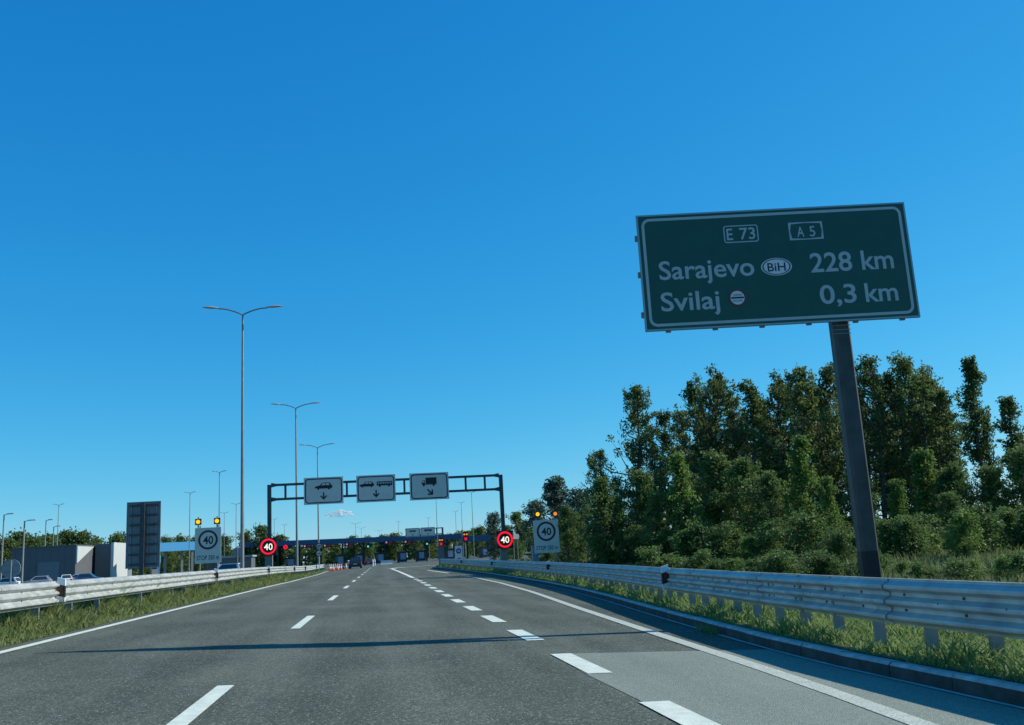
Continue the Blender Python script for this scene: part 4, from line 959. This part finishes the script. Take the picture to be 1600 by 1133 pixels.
# concrete barrier at the toll island right of the red car
bar = tag(empty('concrete_barrier', (pt(604, 196), 196, 0), ang*.4), 'low white concrete barrier beside the toll booth past the red car', 'barrier')
mb = MB(); mb.prism([(-.3, 0), (.3, 0), (.16, .35), (.1, .85), (-.1, .85), (-.16, .35)], lambda a, y, b: (y, a, b), -1.2, 1.2); mb.build('body', CLADW, bar)
mb = MB(); mb.box((0, 0, -.01), (2.9, .75, .06)); mb.build('foot', CONC, bar)

stripe('painted_sun_strip', [(kerbx(y)-.035, y) for y in np.arange(-8, 98, 1.5)], 0.06, mat('sun_strip_pale', (.5, .5, .46), .85, noise=.2, nscale=4), dz=.012)  # thin sunlit line at the kerb foot, painted as a pale strip

# ------------------------------------------------------------------ vegetation
def tubes_np(segs, n=5):
    V = []; F = []
    for pts, rad in segs:
        o = len(V)
        for i, p in enumerate(pts):
            t = (pts[min(i+1, len(pts)-1)]-pts[max(i-1, 0)]); t = t/np.linalg.norm(t)
            a = np.array((0, 0, 1.)) if abs(t[2]) < .9 else np.array((1., 0, 0)); u = np.cross(t, a); u /= np.linalg.norm(u); w = np.cross(t, u)
            for k in range(n): V.append(p+(u*math.cos(2*math.pi*k/n)+w*math.sin(2*math.pi*k/n))*rad[i])
        for i in range(len(pts)-1):
            for k in range(n): F.append((o+i*n+k, o+i*n+(k+1) % n, o+(i+1)*n+(k+1) % n, o+(i+1)*n+k))
    return np.array(V), np.array(F)
def leaves_np(centres, spread, size, r, up=.35):
    """one diamond leaf per centre, jittered"""
    N = len(centres); g_ = r.normal(0, 1, (N, 3)); g_ /= np.maximum(1, np.linalg.norm(g_, axis=1)/1.45)[:, None]; C = centres+g_*spread[:, None]*np.array([1, 1, .75])
    d = r.normal(0, 1, (N, 3)); d[:, 2] -= .15; d /= np.linalg.norm(d, axis=1)[:, None]
    nn = r.normal(0, 1, (N, 3)); nn[:, 2] += up*2; w = np.cross(d, nn); w /= np.linalg.norm(w, axis=1)[:, None]+1e-6
    nr = np.cross(w, d)
    s = size*r.uniform(.6, 1.25, N)[:, None]
    V = np.stack([C-d*s*.5, C+w*s*.30+nr*s*.05, C+d*s*.5, C-w*s*.30+nr*s*.05], 1).reshape(-1, 3)
    F = np.arange(4*N).reshape(-1, 4); return V, F
def make_tree(seed, H, rad, base, nb, npc, size, leafm, lean=.03, shape='col', clump=.30, nclump=4):
    """unit tree meshes: trunk (with limbs) and crown"""
    r = np.random.default_rng(seed); segs = []; n = 9
    path = [np.array((0., 0, -.2))]; dv = r.normal(0, lean, 2)
    for i in range(1, n+1):
        dv = dv*.8+r.normal(0, lean, 2); path.append(np.array((path[-1][0]+dv[0]*H/n*2, path[-1][1]+dv[1]*H/n*2, H*i/n)))
    path = np.array(path); path[:, :2] -= path[-1, :2]*(np.clip(path[:, 2], 0, H)/H)[:, None]; tr = H*.013+.03
    segs.append((path, [tr*(1-.9*i/n)+.012 for i in range(n+1)]))
    cen = []; spr = []; lobes = [(r.uniform(.1, 1), r.uniform(0, 6.28), r.uniform(.10, .2), r.uniform(.5, 1.0)) for _ in range(9)]
    def on(t): return np.array([np.interp(t*H, path[:, 2], path[:, k]) for k in range(3)])
    for b in range(nb):
        t = base+(1-base)*((b+r.uniform(0, 1))/nb)**.95*.985; p = on(t); az = r.uniform(0, 2*math.pi)
        u = (t-base)/(1-base)
        if shape == 'col': pr = (.55+.75*math.sin(math.pi*min(1, u*1.05)**.8))*(1.0 if u < .8 else 1.0-(u-.8)*2.6)
        elif shape == 'round': pr = math.sqrt(max(.05, 1-(2*u-.9)**2*.9))
        elif shape == 'mound': pr = math.sqrt(max(.06, 1-u*.97))
        else: pr = (1.05-u*.9)
        lob = max(g_*math.exp(-((u-lt)/lw)**2)*(.5+.5*math.cos(az-la)) for lt, la, lw, g_ in lobes)
        Lb = rad*pr*(((.24+1.35*lob) if shape != 'round' else (.55+.95*lob))*r.uniform(.7, 1.15)); el = r.uniform(.15, .75)+u*.35
        e = p+np.array((math.cos(az)*math.cos(el), math.sin(az)*math.cos(el), math.sin(el)*.8))*Lb
        mid = (p+e)/2+np.array((0, 0, -.08*Lb))+r.normal(0, .05, 3)*Lb
        segs.append((np.array([p, mid, e]), [max(.015, tr*.38*(1-u*.6)), max(.01, tr*.22), .008]))
        for c in range(nclump):
            f = r.uniform(.3, 1.05); q = p*(1-f)+e*f+np.array((0, 0, -.06*Lb*math.sin(math.pi*min(1, f))))+r.normal(0, .13, 3)*Lb
            m = int(npc*r.uniform(.4, 1.5)); cen += [q]*m; spr += [clump*r.uniform(.6, 1.3)]*m
            if c % 2 == 0: segs.append((np.array([p*(1-f*.7)+e*f*.7, q]), [.018, .006]))
    for b in range(16 if shape in ('mound', 'cone', 'col') else 8):          # upright shoots that break the outline
        t = r.uniform(.35, .98); p = on(t); az = r.uniform(0, 6.28); rr = rad*r.uniform(.15, .75)*(1.1-t*.7)
        q0 = p+np.array((math.cos(az)*rr, math.sin(az)*rr, 0)); hh = H*r.uniform(.07, .15); q1 = q0+np.array((math.cos(az)*.12*hh, math.sin(az)*.12*hh, hh))
        if q1[2] > H*1.0: q1[2] = H*1.0
        segs.append((np.array([p, q0, q1]), [.03, .02, .006]))
        for f in np.linspace(0, 1, 6):
            m = int(npc*.38*(1.15-f*.8)); cen += [q0*(1-f)+q1*f]*m; spr += [clump*.55*(1.1-f*.7)]*m
    V, F = leaves_np(np.array(cen), np.array(spr), size, r)
    tv, tf = tubes_np(segs)
    return npmesh('trunk', tv, tf, BARK, True), npmesh('crown', V, F, leafm)
TREES = {
    'tall': [make_tree(10+i, 12, 2.5, .14, 66, 28, .22, LEAF_T, shape='col', clump=.27, lean=.06) for i in range(5)],
    'slim': [make_tree(20+i, 12, .85, .42, 44, 34, .21, LEAF_T, shape='col', clump=.28, nclump=3) for i in range(2)],
    'light': [make_tree(30+i, 7, 1.9, .04, 54, 24, .21, LEAF_L, shape='cone', clump=.27, lean=.05) for i in range(3)],
    'silver': [make_tree(40+i, 7, 2.0, .05, 44, 32, .26, LEAF_S, shape='round', clump=.36) for i in range(2)],
    'mid': [make_tree(50+i, 7, 2.9, .02, 74, 30, .20, LEAF_D, shape='mound', clump=.33, lean=.05) for i in range(4)],
    'shrub': [make_tree(60+i, 2.6, 1.5, .0, 34, 26, .17, LEAF_D, shape='round', clump=.25) for i in range(3)],
    'shrubl': [make_tree(70+i, 2.6, 1.3, .0, 32, 26, .16, LEAF_L, shape='round', clump=.24) for i in range(2)],
    'far': [make_tree(80+i, 9, 3.2, .06, 40, 20, .55, LEAF_T, shape='round', clump=.75) for i in range(3)],
    'open': [make_tree(90+i, 12, 1.75, .22, 40, 30, .23, LEAF_T, shape='col', clump=.30, lean=.05) for i in range(2)],
}
BASEH = {'tall': 12, 'slim': 12, 'light': 7, 'silver': 7, 'mid': 7, 'shrub': 2.6, 'shrubl': 2.6, 'far': 9, 'open': 12}
def tree(kind, px, py, Y, label, wide=1.0, group=None, name='tree', cat='tree', vi=None):
    P = atY(px, py, Y); X = P.x; g0 = verz(X, min(Y, 97)) if (X > 7 and Y < 110) else gz(X, Y)
    h = (P.z-g0)/1.03; s = h/BASEH[kind]; tm, cm = random.choice(TREES[kind]) if vi is None else TREES[kind][vi % len(TREES[kind])]
    r = tag(empty(name, (X, Y, g0-.05), random.uniform(0, 6.28)), label, cat, group); r.scale = (s*wide, s*wide, s)
    link('trunk', tm, r); link('crown', cm, r); return r
GT = 'tall forest trees beside the road'
tall = [(992, 597, 60, 'tall', 1.0, 'tall dark tree standing free at the gantry end of the forest'), (1040, 640, 64, 'open', .9, 'lower gappy tree between the free-standing tall tree and the forest'), (1078, 590, 62, 'tall', .9, 'tall tree with a narrow top beside the highest crown of the forest'),
        (1118, 577, 60, 'tall', 1.05, 'broad tall tree with the first high crown of the forest'), (1166, 592, 58, 'open', 1.0, 'loose tall tree with sky showing through its crown'), (1212, 585, 61, 'tall', 1.0, 'tall dark tree behind the bright green young tree'),
        (1246, 568, 57, 'tall', 1.05, 'tall tree under the lower edge of the green sign'), (1290, 566, 58, 'tall', 1.0, 'tall tree directly beside the sign post, on its road side'), (1322, 590, 62, 'tall', 1.0, 'tall tree half hidden by the sign post'),
        (1352, 557, 55, 'tall', 1.0, 'tall tree beside the sign post, on its forest side'), (1385, 575, 60, 'tall', 1.0, 'tall tree behind two high crowns beyond the sign post'), (1412, 552, 54, 'tall', 1.0, 'highest crown of the forest beyond the sign post'),
        (1440, 572, 55, 'open', .95, 'tall gappy tree at the end of the closed forest'), (1140, 586, 66, 'tall', .9, 'tall tree just behind the first high crown'), (1190, 596, 65, 'tall', .9, 'tall tree just behind the loose tree'), (1228, 578, 64, 'tall', .9, 'tall tree peeping behind the crown under the sign'), (1268, 575, 63, 'tall', .95, 'tall tree filling behind the sign, road side of its post'), (1312, 572, 64, 'tall', .9, 'tall tree peeping out right at the sign post'),
        (1378, 562, 61, 'tall', .9, 'tall tree just behind the two crowns beyond the sign post'), (1428, 566, 59, 'tall', .9, 'tall tree just behind the highest crown'), (1453, 590, 58, 'tall', .8, 'tall narrow tree closing the forest before the thin leaning tree'), (1060, 612, 67, 'tall', .9, 'tall tree filling behind the narrow-topped tree'),
        (1474, 604, 53, 'open', .8, 'thin leaning tree before the gap in the forest'), (1510, 550, 47, 'slim', .95, 'lone slim tall tree with a bare lower trunk in the forest gap'),
        (1538, 640, 47, 'slim', .8, 'short ragged tree next to the lone slim tree'), (1572, 612, 45, 'slim', 1.3, 'tall ragged tree past the forest gap'), (1610, 640, 44, 'tall', .9, 'dark tree at the outer end of the forest'),
        (938, 697, 62, 'tall', .8, 'dark pointed tree with a bare twig top at the gantry end of the forest'), (1020, 690, 66, 'tall', 1.0, 'dark tree filling the space behind the free-standing tall tree'), (962, 720, 66, 'tall', 1.0, 'dark tree just behind the pointed tree'),
        (1095, 640, 70, 'tall', 1.2, 'dark back-row tree behind the first high crown'), (1145, 650, 70, 'tall', 1.2, 'dark back-row tree behind the loose tall tree'), (1190, 640, 70, 'tall', 1.2, 'dark back-row tree behind the bright green young tree'), (1270, 620, 68, 'tall', 1.3, 'dark back-row tree behind the sign post, road side'),
        (1335, 620, 68, 'tall', 1.3, 'dark back-row tree behind the sign post, forest side'), (1400, 625, 66, 'tall', 1.2, 'dark back-row tree behind the highest crown'), (1455, 665, 60, 'tall', 1.1, 'dark back-row tree behind the thin leaning tree')]
for px, py, Y, k, w, lab in tall: tree(k, px, py+(24 if ('peeping' in lab or 'filling behind' in lab or 'just behind' in lab) else 0), Y, lab, w*(.88 if k == 'tall' else 1.0), GT)
mids = [(1055, 705, 50, 'light', 1.0, 'bright yellow-green young tree below the gappy tree'), (1250, 678, 46, 'light', .95, 'bright green pointed young tree on the road side of the sign post'), (1440, 698, 43, 'light', 1.25, 'yellow-green young tree in front of the thin leaning tree'),
        (1400, 745, 40, 'light', 1.1, 'light green bushy tree beyond the sign post'), (1290, 742, 42, 'light', 1.0, 'light green bushy tree just beside the sign post'), (1000, 735, 56, 'mid', 1.0, 'mid green tree below the free-standing tall tree'),
        (940, 745, 56, 'mid', 1.1, 'mid green tree below the pointed tree'), (1110, 705, 52, 'mid', 1.1, 'mid green tree below the first high crown'), (1160, 715, 50, 'mid', 1.2, 'mid green tree below the loose tall tree'), (1200, 735, 48, 'mid', 1.1, 'mid green tree between the loose tree and the pointed young tree'),
        (1340, 735, 46, 'mid', 1.1, 'mid green tree behind the foot of the sign post'), (1490, 725, 42, 'mid', 1.3, 'mid green tree below the lone slim tree'), (1540, 730, 41, 'mid', 1.2, 'mid green tree below the ragged tree'), (1600, 700, 40, 'mid', 1.2, 'mid green tree at the outer end of the thicket'),
        (868, 745, 84, 'silver', 1.15, 'silvery willow-like tree behind the forest-side 40 board'), (905, 765, 78, 'silver', 1.0, 'silvery tree between the 40 board and the pointed tree'), (835, 783, 92, 'silver', 1.1, 'silvery tree behind the amber beacons'),
        (770, 802, 112, 'silver', .9, 'small grey-green tree left of the gantry column'), (805, 800, 104, 'mid', 1.1, 'grey-green tree behind the lit 40 display near the forest'), (884, 790, 72, 'mid', 1.0, 'dark bushy tree right behind the forest-side 40 board'),
        (850, 815, 80, 'mid', 1.4, 'low dark tree behind the forest-side 40 board'), (940, 800, 66, 'mid', 1.2, 'low dark tree between the 40 board and the free-standing tall tree'), (1030, 770, 50, 'mid', 1.2, 'low dark tree in the thicket below the yellow-green young tree'), (1480, 770, 38, 'mid', 1.3, 'dark bushy tree over the shaded hollow beyond the sign post')]
mids += [(1085, 690, 72, 'tall', 1.2, 'dark filler tree deep behind the yellow-green young tree'), (1180, 690, 72, 'tall', 1.2, 'dark filler tree deep behind the pointed young tree'), (1480, 690, 62, 'tall', 1.2, 'dark filler tree deep behind the lone slim tree'),
         (1000, 770, 70, 'tall', 1.3, 'dark filler tree low behind the free-standing tall tree'), (1545, 745, 55, 'tall', 1.2, 'dark filler tree low behind the ragged tree'), (1600, 730, 52, 'tall', 1.2, 'dark filler tree low at the outer end of the thicket'),
         (900, 800, 76, 'mid', 1.2, 'dark bushy tree low behind the silvery trees'), (960, 780, 64, 'mid', 1.1, 'dark bushy tree low beneath the pointed tree'), (790, 822, 118, 'mid', 1.2, 'low green tree behind the gantry column near the forest')]
for px, py, Y, k, w, lab in mids: tree(k, px, py, Y, lab, w, 'young trees at the forest edge')
sh = []
for i in range(26):
    px = 925+i*27+random.uniform(-9, 9); py = interp(px, [880, 1000, 1150, 1250, 1400, 1600], [838, 832, 824, 815, 818, 810])+random.uniform(-16, 22); Y = interp(px, [900, 1000, 1100, 1300, 1620], [64, 54, 45, 37, 29])+random.uniform(-3, 4)
    k = 'shrubl' if random.random() < .35 else 'shrub'
    tree(k, px, py, Y, 'light green leafy shrub at the foot of the forest' if k == 'shrubl' else 'dark green leafy shrub at the foot of the forest', 1.25, 'light shrubs at the foot of the forest' if k == 'shrubl' else 'dark shrubs at the foot of the forest', 'shrub', 'shrub')
for i in range(22):
    px = 1010+i*28+random.uniform(-9, 9); Y = interp(px, [1000, 1300, 1620], [30, 24, 19])+random.uniform(-2, 3); py = interp(px, [1000, 1200, 1350, 1450, 1620], [868, 866, 872, 888, 868])+random.uniform(-9, 9)
    k = random.choice(['shrub', 'shrubl', 'shrub'])
    tree(k, px, py, Y, 'low leafy weed bush in the grass behind the guardrail', 1.5, 'weed bushes behind the guardrail', 'weed_bush', 'bush')
# far tree lines
farlist = [(-15, 838, 215), (12, 845, 215), (33, 834, 220), (52, 842, 220), (75, 838, 225), (106, 832, 232), (128, 832, 230), (150, 843, 235), (182, 835, 225), (205, 842, 240), (232, 845, 250), (262, 840, 262), (283, 838, 270), (305, 842, 275), (325, 845, 280),
           (352, 838, 262), (383, 832, 235), (408, 824, 232), (436, 838, 246)]
for i, (px, py, Y) in enumerate(farlist):
    tree('far', px, py, Y, 'far round-crowned tree in the tree line behind the warehouse' if px < 240 else 'far round-crowned tree behind the light blue canopy and the left gantry column', random.uniform(.85, 1.15), 'far trees behind the warehouse' if px < 240 else 'far trees behind the side canopy')
for i in range(13):
    px = 470+i*25+random.uniform(-6, 6); py = interp(px, [460, 540, 600, 640, 700, 760, 800], [856, 838, 836, 832, 836, 826, 820])+random.uniform(-2, 6); Y = random.uniform(330, 380)
    tree('far', px, py, Y, 'far round-crowned tree behind the toll canopy', random.uniform(.9, 1.3), 'far trees behind the toll canopy')
for i, (px, py, Y) in enumerate([(748, 824, 290), (728, 832, 300), (770, 822, 285)]):
    tree('far', px, py, Y, 'far tree behind the right end of the toll canopy', 1.0, 'far trees at the right end of the canopy')

# distant wood closing the horizon
rw = np.random.default_rng(11); NW = 34000; Xw = rw.uniform(-420, 420, NW); topw = 8.6+1.5*np.sin(Xw*.05)+.9*np.sin(Xw*.17+1)+.8*np.sin(Xw*.41)
Zw = rw.uniform(0, 1, NW)**.8*topw; Vw, Fw = leaves_np(np.stack([Xw, 430+rw.uniform(-6, 6, NW), Zw], 1), np.full(NW, .5), 2.3, rw)
o = link('distant_wood', npmesh('distant_wood', Vw, Fw, LEAF_T)); o['kind'] = 'stuff'; o['label'] = 'distant low wood along the horizon behind the toll plaza'; o['category'] = 'wood'
# grass blades
def blades(name, X, Y, Z, h, wdt, r, m, lean=.35):
    N = len(X); a = r.uniform(0, 2*math.pi, N); b = r.uniform(0, 2*math.pi, N); hh = h*r.uniform(.45, 1.2, N); ww = wdt*r.uniform(.7, 1.3, N)
    dx, dy = np.cos(a)*ww/2, np.sin(a)*ww/2; lx, ly = np.cos(b)*hh*lean*r.uniform(.2, 1.4, N), np.sin(b)*hh*lean*r.uniform(.2, 1.4, N)
    base = np.stack([X, Y, Z-.02], 1); D = np.stack([dx, dy, np.zeros(N)], 1)
    mid = base+np.stack([lx*.35, ly*.35, hh*.6], 1); tip = base+np.stack([lx, ly, hh], 1)
    V = np.stack([base-D, base+D, mid+D*.75, mid-D*.75, tip], 1).reshape(-1, 3); o = (np.arange(N)*5)[:, None]
    F = np.concatenate([o+np.array([[0, 1, 2]]), o+np.array([[0, 2, 3]]), o+np.array([[3, 2, 4]])], 1).reshape(-1, 3)
    ob = link(name, npmesh(name, V, F, m)); ob['kind'] = 'stuff'; return ob
def verzv(X, Y):
    kx = np.interp(np.minimum(Y, 98), KY, KX); sm = lambda t: np.clip(t, 0, 1)**2*(3-2*np.clip(t, 0, 1))
    k = sm((X-kx-.15)/.8); return gzv(kx, Y)*(1-k)+(gzv(np.full_like(X, 7.), Y)+.17)*k+.165*(1-k)+sm((X-10)/14)*.28
def scatter(n, ylo, yhi, r, pw=1.0): return ylo*(yhi/ylo)**(r.uniform(0, 1, n)**pw)
r_ = np.random.default_rng(3)
Yg = scatter(60000, 5.5, 98, r_); kx = np.interp(Yg, KY, KX); off = r_.uniform(0, 1, 60000)**1.0*2.6+.13; Xg = kx+off
h = np.where(off < .3, .07, .17)*(1+.35*np.sin(Yg*1.7)+.3*np.sin(Yg*5.1+Xg*4)); o = blades('verge_grass', Xg, Yg, verzv(Xg, Yg), h, .016+.0008*Yg, r_, GRASS, .95); o['label'] = 'bright green grass between the kerb and the guardrail'; o['category'] = 'grass'
Yg = scatter(60000, 8, 100, r_); Xg = np.interp(Yg, [0, 100], [7.6, 8.2])+r_.uniform(0, 1, 60000)**1.3*(4+Yg*.42); 
h = .25*(1+.45*np.sin(Yg*.9+Xg)+.4*np.sin(Xg*2.7+Yg*.3)); o = blades('tall_grass', Xg, Yg, verzv(Xg, Yg), h, .018+.0009*Yg, r_, GRASS_DRY, .5); o['label'] = 'taller partly dry grass between the guardrail and the forest'; o['category'] = 'grass'
Yg = scatter(70000, 13, 140, r_); off = r_.uniform(0, 1, 70000)*2.3; Xg = np.interp(Yg, [-15, 60, 90, 130, 160], [-5.62, -5.62, -6.4, -7.4, -7.6])-.33-off
h = np.where(off < .18, .08, .13+.32*np.clip(off, 0, 1.0)**2)*(1+.35*np.sin(Yg*1.3)+.3*np.sin(Yg*3.7)); o = blades('median_grass_blades', Xg, Yg, gzv(Xg, Yg)+.03, h, .02+.0009*Yg, r_, GRASS_Y, .8); o['label'] = 'green grass on the median below the left guardrail'; o['category'] = 'grass'
# weeds growing from the kerb joint
for px, X, Y in ((0, 5.13, 14.6),):
    n = 160; Xg = X+r_.normal(0, .05, n)-.09; Yg = Y+r_.normal(0, .22, n); o = blades('kerb_weed', Xg, Yg, gzv(Xg, Yg), .14, .025, r_, GRASS, 1.2); o['label'] = 'small green weed tuft growing at the foot of the kerb'; o['category'] = 'weed'

# ------------------------------------------------------------------ small cloud
CD = 2600.0; cP = atY(528, 805, CD); cr = CD/FPX
vm = bpy.data.materials.new('cloud_vapour'); vm.use_nodes = True; n = vm.node_tree.nodes; l = vm.node_tree.links; n.remove(n['Principled BSDF'])
df = n.new('ShaderNodeBsdfDiffuse'); df.inputs[0].default_value = (.97, .97, .97, 1); tl = n.new('ShaderNodeBsdfTranslucent'); tl.inputs[0].default_value = (.97, .97, .97, 1)
ad = n.new('ShaderNodeMixShader'); ad.inputs[0].default_value = .45; l.new(df.outputs[0], ad.inputs[1]); l.new(tl.outputs[0], ad.inputs[2])
tp = n.new('ShaderNodeBsdfTransparent'); ms = n.new('ShaderNodeMixShader'); tc = n.new('ShaderNodeTexCoord'); nz = n.new('ShaderNodeTexNoise'); nz.inputs['Scale'].default_value = .035; nz.inputs['Detail'].default_value = 2
mr = n.new('ShaderNodeMapRange'); mr.inputs[1].default_value = .35; mr.inputs[2].default_value = .65; mr.inputs[3].default_value = .08; mr.inputs[4].default_value = .6
l.new(tc.outputs['Object'], nz.inputs['Vector']); l.new(nz.outputs['Fac'], mr.inputs[0]); l.new(mr.outputs[0], ms.inputs[0]); l.new(tp.outputs[0], ms.inputs[1]); l.new(ad.outputs[0], ms.inputs[2]); l.new(ms.outputs[0], n['Material Output'].inputs[0])
bmv = bmesh.new(); bmesh.ops.create_icosphere(bmv, subdivisions=5, radius=1.0)
from mathutils import noise as mnoise
for v in bmv.verts:
    q = v.co.copy(); k = 1+.55*mnoise.noise(q*1.7+Vector((3, 1, 2)))+.2*mnoise.noise(q*4.1)
    v.co = Vector((q.x*17*k, q.y*9*k, max(q.z*k, -.35)*6.5*(1+.6*math.exp(-((q.x-.2)/.35)**2))))*cr
me = bpy.data.meshes.new('cloud'); bmv.to_mesh(me); bmv.free(); me.materials.append(vm); me.polygons.foreach_set('use_smooth', [True]*len(me.polygons))
cl = link('cloud', me, None, cP); tag(cl, 'single small white cloud low over the toll canopy', 'cloud')
